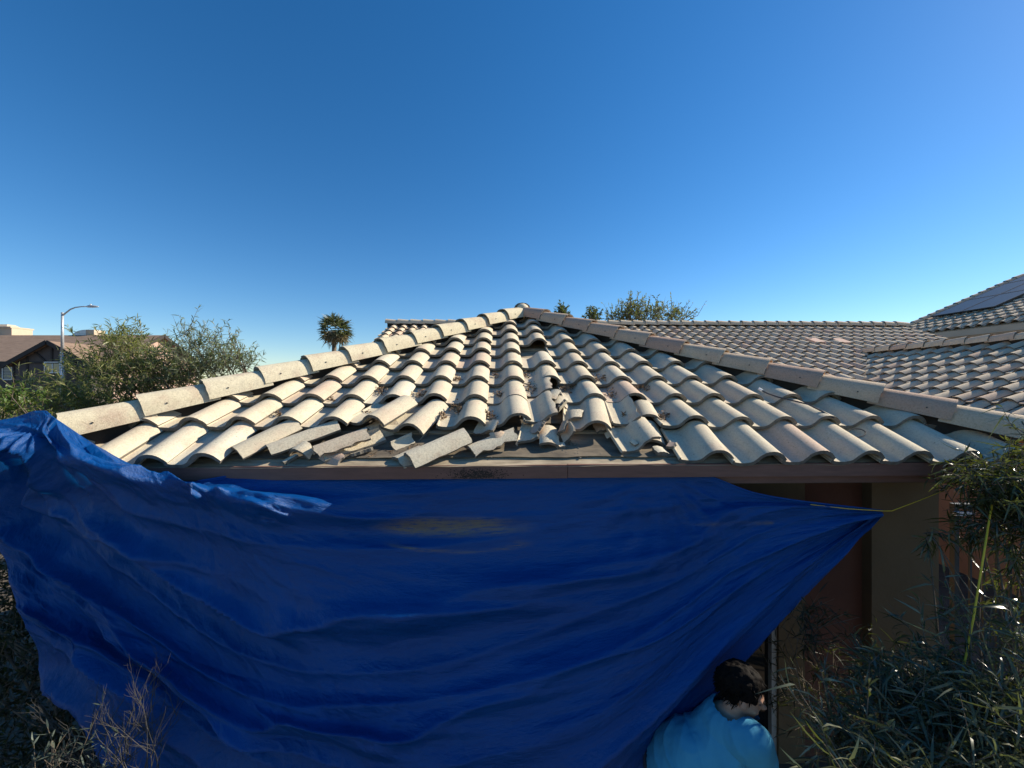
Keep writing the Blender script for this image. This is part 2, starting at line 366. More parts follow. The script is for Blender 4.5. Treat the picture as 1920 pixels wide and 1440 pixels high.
# intact field of the front plane: missing or slipped tiles are left out here and built one by one below
SKIP = {(0, j) for j in range(-5, 5)} | {(1, j) for j in (-3, -2, 0, 1, 2, 3)} | {(2, 1), (5, 1)}
hipL = (H(APU - .03, HALF, 0), Vector((-EV + -EU)).normalized().cross(Vector((0, 0, 1))))
def side_plane(co, d, keep):
    """vertical clip plane through co along plan direction d, keeping the side of the point keep"""
    d = Vector((d.x, d.y, 0)).normalized(); no = d.cross(Vector((0, 0, 1)))
    if (Vector(keep) - Vector(co)).dot(no) > 0: no = -no
    return (Vector(co), no)
apex = H(APU, HALF, DECK0 + TAN * HALF); inside = H(APU, 1.0, 0)
dL = -EU - EV; dR = EU - EV
g = .035
clL = side_plane(H(APU - g, HALF, 0), dL, H(APU, .5, 0)); clR = side_plane(H(APU + g, HALF, 0), dR, H(APU, .5, 0))
me = tile_field(FRONT, -11, 13, 0, 10, SKIP, seed=5, clips=[clL, clR])
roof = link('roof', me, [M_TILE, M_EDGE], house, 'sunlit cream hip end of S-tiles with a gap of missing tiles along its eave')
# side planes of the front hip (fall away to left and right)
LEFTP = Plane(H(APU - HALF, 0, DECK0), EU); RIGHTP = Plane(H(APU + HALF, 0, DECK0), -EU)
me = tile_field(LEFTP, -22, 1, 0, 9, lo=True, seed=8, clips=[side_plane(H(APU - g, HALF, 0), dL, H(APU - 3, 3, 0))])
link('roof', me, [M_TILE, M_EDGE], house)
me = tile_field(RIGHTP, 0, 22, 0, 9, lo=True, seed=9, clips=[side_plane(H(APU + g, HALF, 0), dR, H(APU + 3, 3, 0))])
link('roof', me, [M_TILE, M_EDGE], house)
cornL = H(APU - HALF + .15, .15, DECK0 + TAN * .15); cornR = H(APU + HALF - .05, .05, DECK0 + TAN * .05)
caps_along(cornL, apex, roof, M_CAP, seed=11, name='hip_cap', tint=(.05, .6), lift=.118)
caps_along(cornR, apex, roof, M_CAP, seed=12, name='hip_cap', tint=(.84, 1.0), lift=.122)
caps_along(apex + Vector((0, 0, .03)), H(APU, 7.9, DECK0 + TAN * HALF + .03), roof, M_CAP, seed=13, name='ridge_cap', lo=True)
# mortar knob that closes the end of the ridge at the apex
mb = MB(); bmk = bmesh.new(); bmesh.ops.create_icosphere(bmk, subdivisions=3, radius=1)
kp = apex + Vector((0, -.02, .225))
mb.add([kp + Vector((p.co.x * .085, p.co.y * .10, p.co.z * .075 + .008 * mnoise.noise(p.co * 3))) for p in bmk.verts], [tuple(q.index for q in fc.verts) for fc in bmk.faces], smooth=True, tint=.35); bmk.free()
mb.build('mortar_knob', M_WORN, roof)
# nail heads on the caps are tiny dark dots: skip; deck and underlayment below the tiles
mb = MB()
def slab(plane, poly, h0, h1, mi=0):
    v = [plane.P(u, l, h1) for u, l in poly] + [plane.P(u, l, h0) for u, l in poly]; n = len(poly)
    mb.add(v, [tuple(range(n)), tuple(range(2*n-1, n-1, -1))] + [(i, i+n, (i+1)%n+n, (i+1)%n) for i in range(n)], mi=mi)
sl = HALF / CT; uL, uR = APU - HALF, APU + HALF
slab(FRONT, [(uL, 0.02), (uR, 0.02), (APU, sl)], -.03, -.004)
slab(LEFTP, [(-8, 0.02), (0, 0.02), (-HALF, sl), (-8, sl)], -.03, -.004)
slab(RIGHTP, [(0, 0.02), (8, 0.02), (8, sl), (HALF, sl)], -.03, -.004)
mb.build('roof_deck', M_DECK, house, 'bare tan roof decking exposed where tiles have slid away')
def felt(u0, u1, l0, l1, h, seed, wav=.012, name='underlayment', mat=None):
    """a strip of roofing felt with a wavy lower edge that curls up a little"""
    m = MB(); nu, nl = 60, 5; v = []
    for t in (0, 1):
        for i in range(nl + 1):
            for k in range(nu + 1):
                u = u0 + (u1 - u0) * k / nu; fr = i / nl
                e = wav * mnoise.fractal(Vector((u * 3, seed, 0)), 1, 2, 4) + wav * .6 * mnoise.noise(Vector((u * 15, seed, 3)))
                c = (.010 + .008 * mnoise.noise(Vector((u * 2.2, seed, 9)))) * (1 - fr) ** 3
                v.append(FRONT.P(u, l0 + (l1 - l0) * fr + e * (1 - fr), h + max(c, 0) - .002 * t))
    n = (nl + 1) * (nu + 1); f = []
    for i in range(nl):
        for k in range(nu):
            a = i * (nu + 1) + k; f.append((a, a+1, a+nu+2, a+nu+1)); f.append((n+a, n+a+nu+1, n+a+nu+2, n+a+1))
    for k in range(nu): f.append((k, n + k, n + k + 1, k + 1))
    m.add(v, f); return m.build(name, mat or M_DECK, house)
felt(-2.3, 2.2, .012, .16, .002, 1, .006)
felt(-2.2, 2.1, .105, .75, .007, 2, .014, mat=M_SHADEFELT)  # upper strips carry the painted shade; the eave strip stays tan
felt(-1.6, 1.6, .52, 1.2, .012, 3, .012, mat=M_SHADEFELT)
mb = MB()
for l in (.40, .77, 1.14, 2.25):                                 # wooden battens under the tiles
    mb.box2((-1.7, l, .002), (1.7, l + .035, .020), Matrix(((FRONT.eu.x, FRONT.es.x, FRONT.en.x, FRONT.O.x), (FRONT.eu.y, FRONT.es.y, FRONT.en.y, FRONT.O.y), (FRONT.eu.z, FRONT.es.z, FRONT.en.z, FRONT.O.z), (0, 0, 0, 1))))
mb.build('batten', M_DECK, house)

# fascia, soffit, walls of the near end
mb = MB()
mb.box2((uL + .04, .012, -.578), (.30, .040, -.497), MH); mb.box2((.303, .010, -.575), (uR - .04, .038, -.495), MH)
mb.box2((uL + .03, .04, -.61), (uL + .06, 4.8, -.50), MH); mb.box2((uR - .06, .04, -.61), (uR - .03, 4.8, -.50), MH)
fascia = mb.build('fascia', M_FASCIA, house)
mb = MB(); mb.box2((uL + .08, .062, -.628), (uR - .12, .09, -.530), MH); mb.build('fascia', M_FASCIA, house)
mb = MB(); rnd = random.Random(77)
for i in range(1100):
    u, z, r = rnd.gauss(-.25, .08), -.556 + rnd.gauss(0, .020), rnd.uniform(.0008, .0038)
    if -.575 < z < -.505: mb.add([MH @ Vector((u + r * rnd.uniform(.6, 1.6) * math.cos(a_), .0108 - .0001 * (i % 9), z + r * math.sin(a_))) for a_ in (0, 1.1, 2.2, 3.3, 4.4, 5.4)], [(0, 1, 2, 3, 4, 5)])
mb.build('mildew_patch', M_MILDEW, fascia)
mb = MB(); mb.box2((uL + .07, .095, -.64), (uR - .07, 4.8, -.615), MH); mb.build('soffit', M_SOFFIT, house)
zb = -CZ
mb = MB()
WV = .50
mb.box2((-2.75, WV, zb), (.55, WV + .14, -.645), MH); mb.box2((1.97, WV, zb), (2.17, WV + .14, -.645), MH); mb.box2((.55, WV, -1.30), (1.97, WV + .14, -.645), MH)
mb.box2((-2.75, WV + .14, zb), (-2.61, 5, -.645), MH); mb.box2((3.00, WV + .3, zb), (3.16, 5, -.645), MH)
mb.build('wall', M_STUCCO, house)
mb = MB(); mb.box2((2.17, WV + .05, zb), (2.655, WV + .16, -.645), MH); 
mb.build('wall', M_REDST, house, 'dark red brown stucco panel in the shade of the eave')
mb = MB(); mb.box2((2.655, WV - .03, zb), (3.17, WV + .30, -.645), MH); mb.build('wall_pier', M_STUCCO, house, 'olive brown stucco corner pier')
mb = MB()
mb.box2((1.93, WV + .02, zb + .03), (1.968, WV + .12, -1.30), MH); mb.box2((.55, WV + .02, zb + .03), (.61, WV + .12, -1.30), MH); mb.box2((.61, WV + .02, -1.36), (1.93, WV + .12, -1.30), MH); mb.box2((1.22, WV + .03, zb + .03), (1.27, WV + .11, -1.36), MH)
door = mb.build('patio_door', M_FRAME, house)
mb = MB(); mb.box2((.61, WV + .06, zb + .03), (1.22, WV + .08, -1.36), MH); mb.box2((1.27, WV + .06, zb + .03), (1.93, WV + .08, -1.36), MH); mb.build('pane', M_DARKGLASS, door)

# back wing: ridge across the picture, gable at its left end; valley against the right wing
BR_V, BR_Z = 10.0, 1.74; NB = 14
BACK = Plane(H(0, BR_V - NB * EXPO * CT, BR_Z - NB * EXPO * ST), EV)
VU, VVv = 9.37, 7.55
me = tile_field(BACK, -11, 31, 0, NB, lo=True, seed=21, eave=False, tintshift=.12, clips=[side_plane(H(-3.64, 0, 0), EV, H(0, 0, 0)), side_plane(H(VU, 0, 0), EV, H(0, 0, 0)), side_plane(H(VU, VVv, 0), -EU - EV, H(0, VVv, 0)), side_plane(H(0, BR_V, 0), EU, H(0, 0, 0))])
broof = link('roof', me, [M_FARTILE, M_EDGE], house, 'long tan S-tile slope behind the broken hip end')
me = tile_field(BACK, 29, 43, 0, NB, lo=True, seed=22, eave=False, tintshift=.12, clips=[side_plane(H(12.95, 0, 0), EV, H(0, 0, 0)), side_plane(H(VU, 0, 0), EV, H(20, 0, 0)), side_plane(H(VU, VVv, 0), EU - EV, H(20, VVv, 0)), side_plane(H(0, BR_V, 0), EU, H(0, 0, 0))])
link('roof', me, [M_FARTILE, M_EDGE], house)
caps_along(H(-3.70, BR_V, BR_Z), H(12.95, BR_V, BR_Z), broof, M_FARTILE, seed=23, lo=True, step=.385, tint=(.1, .6))
mb = MB(); BB = NB * EXPO
slab(BACK, [(-3.6, 0), (VU - 2.4, 0), (VU, (VVv - BR_V) / CT + BB), (12.9, 0), (12.9, BB), (-3.6, BB)], -.04, -.005)
BACK2 = Plane(H(0, BR_V + NB * EXPO * CT, BR_Z - NB * EXPO * ST), -EV)
slab(BACK2, [(-12.9, 0), (3.6, 0), (3.6, BB), (-12.9, BB)], -.04, -.005)
mb.build('roof_deck', M_DECK, house)
VM = []                                                        # two pale repaired tiles (vents) on the back slope
for (x, y) in ((1528, 640), (1577, 641)):
    d = Vector(((x - 960) / F, 1, -(y - 720) / F)); o = Vector((0, 0, CZ)); p = o + d * ((BACK.O + BACK.en * .10 - o).dot(BACK.en) / d.dot(BACK.en))
    mb = MB(); mb.box(p, (.28, .40, .10), Matrix((BACK.eu, BACK.es, BACK.en)).transposed()); mb.build('roof_vent', M_PINK, broof)
mb = MB()
ez = BR_Z - NB * EXPO * ST - .12
mb.box2((-3.45, BR_V - 4.6, zb), (-3.30, BR_V + 4.6, ez), MH); m9 = MB(); m9.box2((3.0, BR_V - 4.6, zb), (12.7, BR_V - 4.45, ez), MH)
a = [H(-3.45, BR_V - 4.6, ez), H(-3.45, BR_V + 4.6, ez), H(-3.45, BR_V, BR_Z - .1)]; b = [H(-3.30, BR_V - 4.6, ez), H(-3.30, BR_V + 4.6, ez), H(-3.30, BR_V, BR_Z - .1)]
mb.add(a + b, [(0, 2, 1), (3, 4, 5), (0, 1, 4, 3), (1, 2, 5, 4), (2, 0, 3, 5)])
m9.build('wall', M_ORANGE, house)
mb.build('wall', M_ORANGE, house)

# right wing: ridge runs towards the camera, slope faces left
RW_Z = .68; NR = 8
RWING = Plane(H(VU - NR * EXPO * CT, VVv, RW_Z - NR * EXPO * ST), EU)
me = tile_field(RWING, -2, 30, 0, NR, lo=True, seed=31, tintshift=.05, clips=[side_plane(H(VU, VVv, 0), -EU - EV, H(VU, -3, 0)), side_plane(H(VU, 0, 0), EV, H(0, 0, 0))])
# extra columns up the valley
me2 = tile_field(RWING, -12, -2, 0, NR, lo=True, seed=32, tintshift=.05, clips=[side_plane(H(VU, VVv, 0), -EU - EV, H(VU, -3, 0)), side_plane(H(VU, 0, 0), EV, H(0, 0, 0))])
rroof = link('roof', me, [M_FARTILE, M_EDGE], house, 'right hand tan S-tile slope that faces left')
caps_along(H(VU, -1.6, RW_Z), H(VU, VVv + .1, RW_Z + .002), rroof, M_FARTILE, seed=33, lo=True, step=.385, tint=(.5, 1.0))
mb = MB(); sr = NR * EXPO
slab(RWING, [(0, sr), (sr * CT, 0), (9.2, 0), (9.2, sr)], -.04, -.005)
RW2 = Plane(H(VU + NR * EXPO * CT, VVv, RW_Z - NR * EXPO * ST), -EU)
slab(RW2, [(-9.2, 0), (-sr * CT, 0), (0, sr), (-9.2, sr)], -.04, -.005)
mb.build('roof_deck', M_DECK, house)
mb = MB(); mb.box2((VU - 2.55, -1.5, zb), (VU - 2.4, 5.3, RW_Z - NR * EXPO * ST - .10), MH); mb.build('wall', M_ORANGE, house, 'orange stucco wall of the right hand wing')
mb = MB(); mb.box2((VU - 2.398, -1.5, zb), (VU + 2.5, -1.35, RW_Z - 1.25), MH)
mb.build('wall', M_ORANGE, house)
mb = MB(); mb.box2((VU - 2.80, -1.6, RW_Z - 1.36), (VU - 2.76, 5.0, RW_Z - 1.22), MH); mb.build('fascia', M_FASCIA, house)

# ------------------------------------------------------------------ loose, slipped and broken tiles, each a thing of its own
def loose(label, nose, head, w0, w1, hn, hh, roll=0.0, mat=None, tint=.5, name='roof_tile', cat='roof tile', seed=0, taper=0.0, flip=False, cut_n=0, cut_h=0, jag=(.004, .0, .0, .0), thk=.020, nl=10, P=None):
    P = P or PROF
    pn = front_ray(*nose, hn); ph = front_ray(*head, hh); y = ph - pn; L = y.length; y.normalize()
    n = FRONT.en - y * FRONT.en.dot(y); n.normalize(); x = y.cross(n)
    c, s_ = math.cos(R(roll)), math.sin(R(roll)); x2 = x * c - n * s_; n2 = n * c + x * s_
    if flip: x2, n2 = -x2, -n2
    wc = (w0 + w1) / 2; top = prof_h(wc, P) + thk
    v, f, sm = tile_shape(w0, w1, L, nl, jag[0], jag[1], jag[2], jag[3], seed=seed + 300, taper=taper, cut_n=cut_n, cut_h=cut_h, thk=thk, P=P)
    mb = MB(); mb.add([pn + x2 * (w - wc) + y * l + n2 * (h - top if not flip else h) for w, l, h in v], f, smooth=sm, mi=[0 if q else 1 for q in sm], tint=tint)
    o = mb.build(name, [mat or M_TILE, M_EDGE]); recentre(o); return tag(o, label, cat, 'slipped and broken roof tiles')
W0, W1 = PROF[0][0], PROF[-1][0]
B0 = .112                                                        # left edge of a barrel
BK = (.008, .008, .008, .008)
loose('long cream half tile at the left end of the broken eave row', (436, 838), (549, 784), PROF_B[0][0], PROF_B[-1][0], .105, .135, -8, M_TILE, .55, P=PROF_B, seed=1, jag=(.003, .006, .004, .003), name='broken_tile', cat='broken tile')
loose('cream barrel piece second from the left along the broken eave, with a chipped upper end', (500, 833), (630, 786), PROF_B[0][0], PROF_B[-1][0], .085, .125, -20, M_WORN, .7, P=PROF_B, seed=2, jag=(.004, .008, .004, .006), name='broken_tile', cat='broken tile')
loose('short notched tile stub with a curved break, third from the left on the eave', (553, 842), (579, 822), PROF_B[0][0], PROF_B[-1][0], .075, .09, -4, M_WORN, .5, P=PROF_B, seed=3, jag=(.003, .02, .004, .01), cut_h=.05, name='broken_tile', cat='broken tile')
loose('brown stained barrel chunk with a crumbling lower edge above the tarp', (588, 836), (684, 802), PROF_B[0][0], PROF_B[-1][0], .09, .12, -20, M_WORN, .8, P=PROF_B, seed=4, jag=(.01, .01, .006, .014), name='broken_tile', cat='broken tile')
loose('flat pan slab lying under the brown stained barrel chunk', (606, 852), (718, 814), W0, B0 - .01, .035, .045, 18, M_WORN, .5, seed=5, jag=BK, name='broken_tile', cat='broken tile')
loose('tile slipped sideways, left of the two dragged tiles below the second row', (682, 783), (748, 746), W0, W1, .155, .135, -3, M_TILE, .35, seed=6)
loose('whole slipped tile with a dark triangular gap on its right', (752, 797), (806, 752), W0, W1, .110, .090, 5, M_TILE, .3, seed=7)
loose('upturned tile fragment showing its shaded hollow underside', (756, 832), (790, 797), B0 - .01, W1 - .05, .030, .050, 8, M_TILE, .3, seed=8, flip=True, jag=(.003, .004, .003, .003), thk=.024, name='broken_tile', cat='broken tile')
loose('large grey weathered barrel tile hanging over the fascia edge', (763, 851), (874, 803), PROF_B[0][0], PROF_B[-1][0], .095, .13, -6, M_WORN, .25, P=PROF_B, seed=9, jag=(.006, .006, .003, .004), cut_h=.02, name='broken_tile', cat='broken tile')
loose('curved tile sliver leaning over dark leaves right of the weathered barrel', (880, 838), (968, 803), PROF_B[2][0], PROF_B[-3][0], .07, .115, -4, M_WORN, .35, P=PROF_B, seed=10, jag=(.01, .02, .008, .016), cut_h=.04, name='broken_tile', cat='broken tile')
loose('upright triangular pan piece with a raised left lip', (985, 836), (996, 796), W0, .105, .045, .06, -6, M_WORN, .6, seed=11, jag=(.006, .006, .0, .012), cut_n=.10, name='broken_tile', cat='broken tile')
loose('small square barrel piece standing in the middle of the eave gap', (1034, 829), (1029, 797), B0 + .03, W1 - .03, .065, .09, 12, M_WORN, .45, seed=12, jag=BK, name='broken_tile', cat='broken tile')
loose('whole tile in the centre with its right edge lifted clear', (951, 783), (946, 742), W0, W1, .135, .115, -4, M_TILE, .3, seed=13)
loose('cracked tile in the centre that has lost the right half of its barrel', (1012, 790), (1001, 748), W0, .205, .110, .10, 4, M_TILE, .6, seed=14, jag=(.006, .01, .0, .018), name='broken_tile', cat='broken tile')
loose('broken tile full of dry leaves with a jagged right edge below the third row', (1006, 742), (999, 706), W0, .215, .085, .085, 3, M_TILE, .75, seed=15, jag=(.008, .008, 0, .02), cut_h=.0, name='broken_tile', cat='broken tile')
loose('small curved shard standing on edge over the dark hole', (1026, 747), (1040, 728), B0 + .03, W1 - .04, .13, .15, -20, M_WORN, .4, seed=16, jag=BK, cut_h=.03, name='broken_tile', cat='broken tile')
loose('lens shaped tile shard lying below the small curved shard', (1049, 757), (1052, 741), B0 + .0, W1 - .01, .095, .11, 12, M_TILE, .2, seed=17, jag=(.012, .012, .01, .01), name='broken_tile', cat='broken tile')
loose('whole slipped tile with a dark nail mark near its lower end', (1101, 794), (1096, 742), W0, W1, .120, .10, 0, M_TILE, .45, seed=18)
loose('triangular chip lying in the pan of the nail-marked tile', (1077, 784), (1078, 767), .125, .235, .105, .115, 8, M_WORN, .45, seed=19, jag=BK, taper=-.2, cut_n=.03, name='broken_tile', cat='broken tile')
loose('shaded tile split lengthwise through its barrel right of the eave gap', (1172, 795), (1152, 748), W0, .165, .085, .085, 0, M_TILE, .5, seed=20, jag=(.004, .006, 0, .012), name='broken_tile', cat='broken tile')
loose('short loose barrel end right of the split tile', (1218, 776), (1203, 749), B0, W1, .125, .125, 0, M_TILE, .5, seed=21, jag=(.004, .008, .008, .003), name='broken_tile', cat='broken tile')
loose('tile slid far down the eave with its lower right corner broken off', (1206, 842), (1171, 795), W0, .26, .055, .07, 0, M_TILE, .55, seed=22, jag=(.008, .006, 0, .010), cut_n=.06, name='broken_tile', cat='broken tile')
loose('shaded barrel stub with a straight lower edge between two slid tiles', (1231, 825), (1217, 788), B0 + .04, W1, .055, .075, 0, M_TILE, .45, seed=23, jag=(.001, .006, .006, .003), name='broken_tile', cat='broken tile')
loose('small white wedge of tile on the decking near the right side of the gap', (1246, 847), (1234, 836), .15, .235, .045, .045, 25, M_TILE, .1, seed=24, jag=BK, thk=.03, name='broken_tile', cat='broken tile')
loose('first whole tile right of the eave gap, slid down so its left lip shows', (1327, 851), (1285, 795), W0, W1, .080, .085, 0, M_TILE, .5, seed=25)
loose('tiny pale tile chip on the decking below the centre', (1053, 836), (1049, 829), .14, .20, .030, .030, 20, M_TILE, .1, seed=26, jag=BK, thk=.02, name='broken_tile', cat='broken tile')
loose('thin tile splinter resting in the pan of the far slid tile', (1194, 833), (1184, 825), .16, .185, .060, .065, 0, M_WORN, .4, seed=27, jag=(.004, .004, .004, .004), name='broken_tile', cat='broken tile')
loose('pale tile shard poking out under the broken left eave', (529, 866), (556, 851), .17, .21, .025, .035, 0, M_WORN, .4, seed=28, jag=(.006, .006, .004, .004), name='broken_tile', cat='broken tile')

# more rubble in the gap: upright slivers, wedges and crumbs
EX = [((905, 812), (917, 789), .05, .19, .06, .10, 10, 'shaded pan fragment under the left lip of the centre tile'),
      ((1043, 771), (1060, 752), .05, .14, .08, .13, -25, 'thin flake propped against the nail-marked tile'),
      ((735, 838), (775, 820), W0, .05, .03, .04, 20, 'narrow lip strip broken off a pan, under the upturned fragment'),
      ((655, 852), (700, 838), .14, .20, .03, .04, -15, 'thin splinter on the decking below the stained barrel chunk'),
      ((838, 832), (862, 820), .10, .20, .05, .06, -20, 'shaded flat fragment behind the large weathered barrel'),
      ((1150, 818), (1143, 806), .13, .20, .04, .05, 15, 'small dark chip on the decking left of the far slid tile'),
      ((742, 860), (792, 838), B0, W1 - .03, .04, .055, 10, 'flat barrel fragment half hidden under the large weathered barrel'),
      ((690, 806), (742, 784), B0, W1, .06, .09, 16, 'shaded barrel piece tucked under the second row left of the upturned fragment'),
      ((1068, 822), (1058, 800), .05, .15, .05, .09, -30, 'leaning shard at the left end of the bare dark decking'),
      ((946, 826), (938, 806), B0 + .02, W1 - .04, .08, .12, 18, 'short arched fragment behind the curved tile sliver'),
      ((1001, 812), (1016, 789), .02, .12, .07, .12, -22, 'tilted pan shard right of the triangular pan piece'),
      ((1046, 812), (1056, 788), .13, .22, .08, .13, -34, 'steeply propped shard right of the small square barrel piece'),
      ((640, 862), (604, 846), .12, .19, .03, .04, 12, 'crosswise sliver lying on the eave strip under the stained barrel chunk'),
      ((1136, 806), (1128, 786), B0 + .04, W1 - .02, .05, .08, 0, 'dark stub of barrel under the nail-marked tile'),
      ((1255, 838), (1262, 827), .05, .10, .05, .06, -10, 'tiny chip beside the lifted lip of the right hand slid tile')]
for i_, (n_, h_, a_, b_, hn_, hh_, r_, lb_) in enumerate(EX):
    loose(lb_, n_, h_, a_, b_, hn_, hh_, r_, M_WORN if i_ % 2 else M_TILE, .2 + .08 * i_, seed=60 + i_, jag=(.010, .012, .006, .008), cut_h=.015, cut_n=.012, name='broken_tile', cat='broken tile', thk=.02)
mb = MB(); rnd = random.Random(21); bmk = bmesh.new(); bmesh.ops.create_icosphere(bmk, subdivisions=1, radius=1)
for (x, y, sx, sy, n_) in ((1060, 838, 30, 7, 26), (700, 852, 40, 6, 24), (880, 846, 25, 6, 16), (1230, 842, 20, 5, 14), (1035, 760, 12, 6, 12), (800, 852, 30, 5, 16), (1120, 850, 40, 5, 16)):
    for k in range(n_):
        p = front_ray(x + rnd.gauss(0, sx), min(y + rnd.gauss(0, sy), 858), .012); r_ = rnd.uniform(.003, .010)
        mb.add([p + Vector((v.co.x * r_ * rnd.uniform(.6, 1.4), v.co.y * r_ * rnd.uniform(.6, 1.4), v.co.z * r_ * .6)) for v in bmk.verts], [tuple(q.index for q in f.verts) for f in bmk.faces])
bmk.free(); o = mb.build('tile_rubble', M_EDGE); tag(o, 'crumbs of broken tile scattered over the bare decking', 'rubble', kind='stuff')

# dry leaf litter in the pans and on the deck (nobody could count it)
def litter():
    rnd = random.Random(3); v = []; f = []; t = []
    spots = [(868, 762, 20, 14), (917, 775, 12, 8), (790, 735, 14, 8), (715, 726, 10, 8), (855, 706, 12, 7), (995, 725, 14, 10), (1011, 790, 7, 6), (884, 826, 10, 8), (1060, 724, 12, 6), (930, 700, 8, 5),
             (985, 702, 9, 7), (1075, 720, 10, 5), (1210, 722, 14, 5), (1245, 776, 10, 8), (1270, 820, 10, 7), (1235, 780, 8, 6), (780, 840, 16, 8), (735, 848, 14, 6), (810, 800, 12, 10), (700, 852, 10, 4), (1285, 842, 7, 7),
             (830, 775, 8, 8), (745, 760, 7, 7), (690, 770, 8, 5), (940, 735, 14, 5), (1160, 735, 20, 8), (1125, 705, 30, 8), (1020, 835, 16, 6), (1070, 832, 12, 6), (620, 745, 7, 4), (520, 772, 6, 4), (1170, 775, 6, 6)]
    for (x, y, sx, sy) in spots:
        for i in range(int(sx * sy * .55) + 8):
            h = .10 if y < 800 else .02
            p = front_ray(x + rnd.gauss(0, sx * .5), y + rnd.gauss(0, sy * .5), h)
            d = Vector((rnd.gauss(0, 1), rnd.gauss(0, 1), rnd.gauss(0, .5))).normalized(); e = d.cross(Vector((rnd.gauss(0, .4), rnd.gauss(0, .4), 1))).normalized()
            L = rnd.uniform(.008, .026); W = L * rnd.uniform(.15, .45); q = d.cross(e) * L * .25
            p = p - FRONT.en * rnd.uniform(0, .03)
            o = len(v); v += [p - d * L, p - e * W + q, p + d * L, p + e * W + q]; f += [(o, o+1, o+2), (o, o+2, o+3)]
    mb = MB(); mb.add(v, f); o = mb.build('leaf_litter', M_LITTER); tag(o, 'brown dry leaf litter caught between the roof tiles', 'leaf litter', kind='stuff')
litter()

# cable and wire ring on the right side of the roof
mb = MB(); pts = [front_ray(x, y, h) for x, y, h in ((1426, 731, .12), (1440, 738, .14), (1460, 745, .15), (1490, 752, .17), (1515, 758, .18), (1535, 768, .17), (1550, 776, .16), (1563, 783, .16))]
cab = empty('roof_cable', pts[0], 'thin dark cable with a pale end lying across the right hand roof tiles', 'cable')
mb.tube(pts, .006, 6); mb.build('cable', M_CABLE, cab)
mb = MB(); mb.tube([front_ray(1423, 729, .125), front_ray(1430, 733, .125)], .011, 8); mb.build('cable_end', M_WHITE, cab)
mb = MB(); ring = [front_ray(1606 + 17 * math.cos(a), 812 + 8 * math.sin(a), .105 + .012 * math.cos(a + .6)) for a in np.linspace(0, 2 * math.pi * .97, 28)]
mb.tube(ring, .004, 6); o = mb.build('wire_ring', M_TWIG); recentre(o); tag(o, 'small rusty wire loop lying on a right hand eave tile', 'wire')

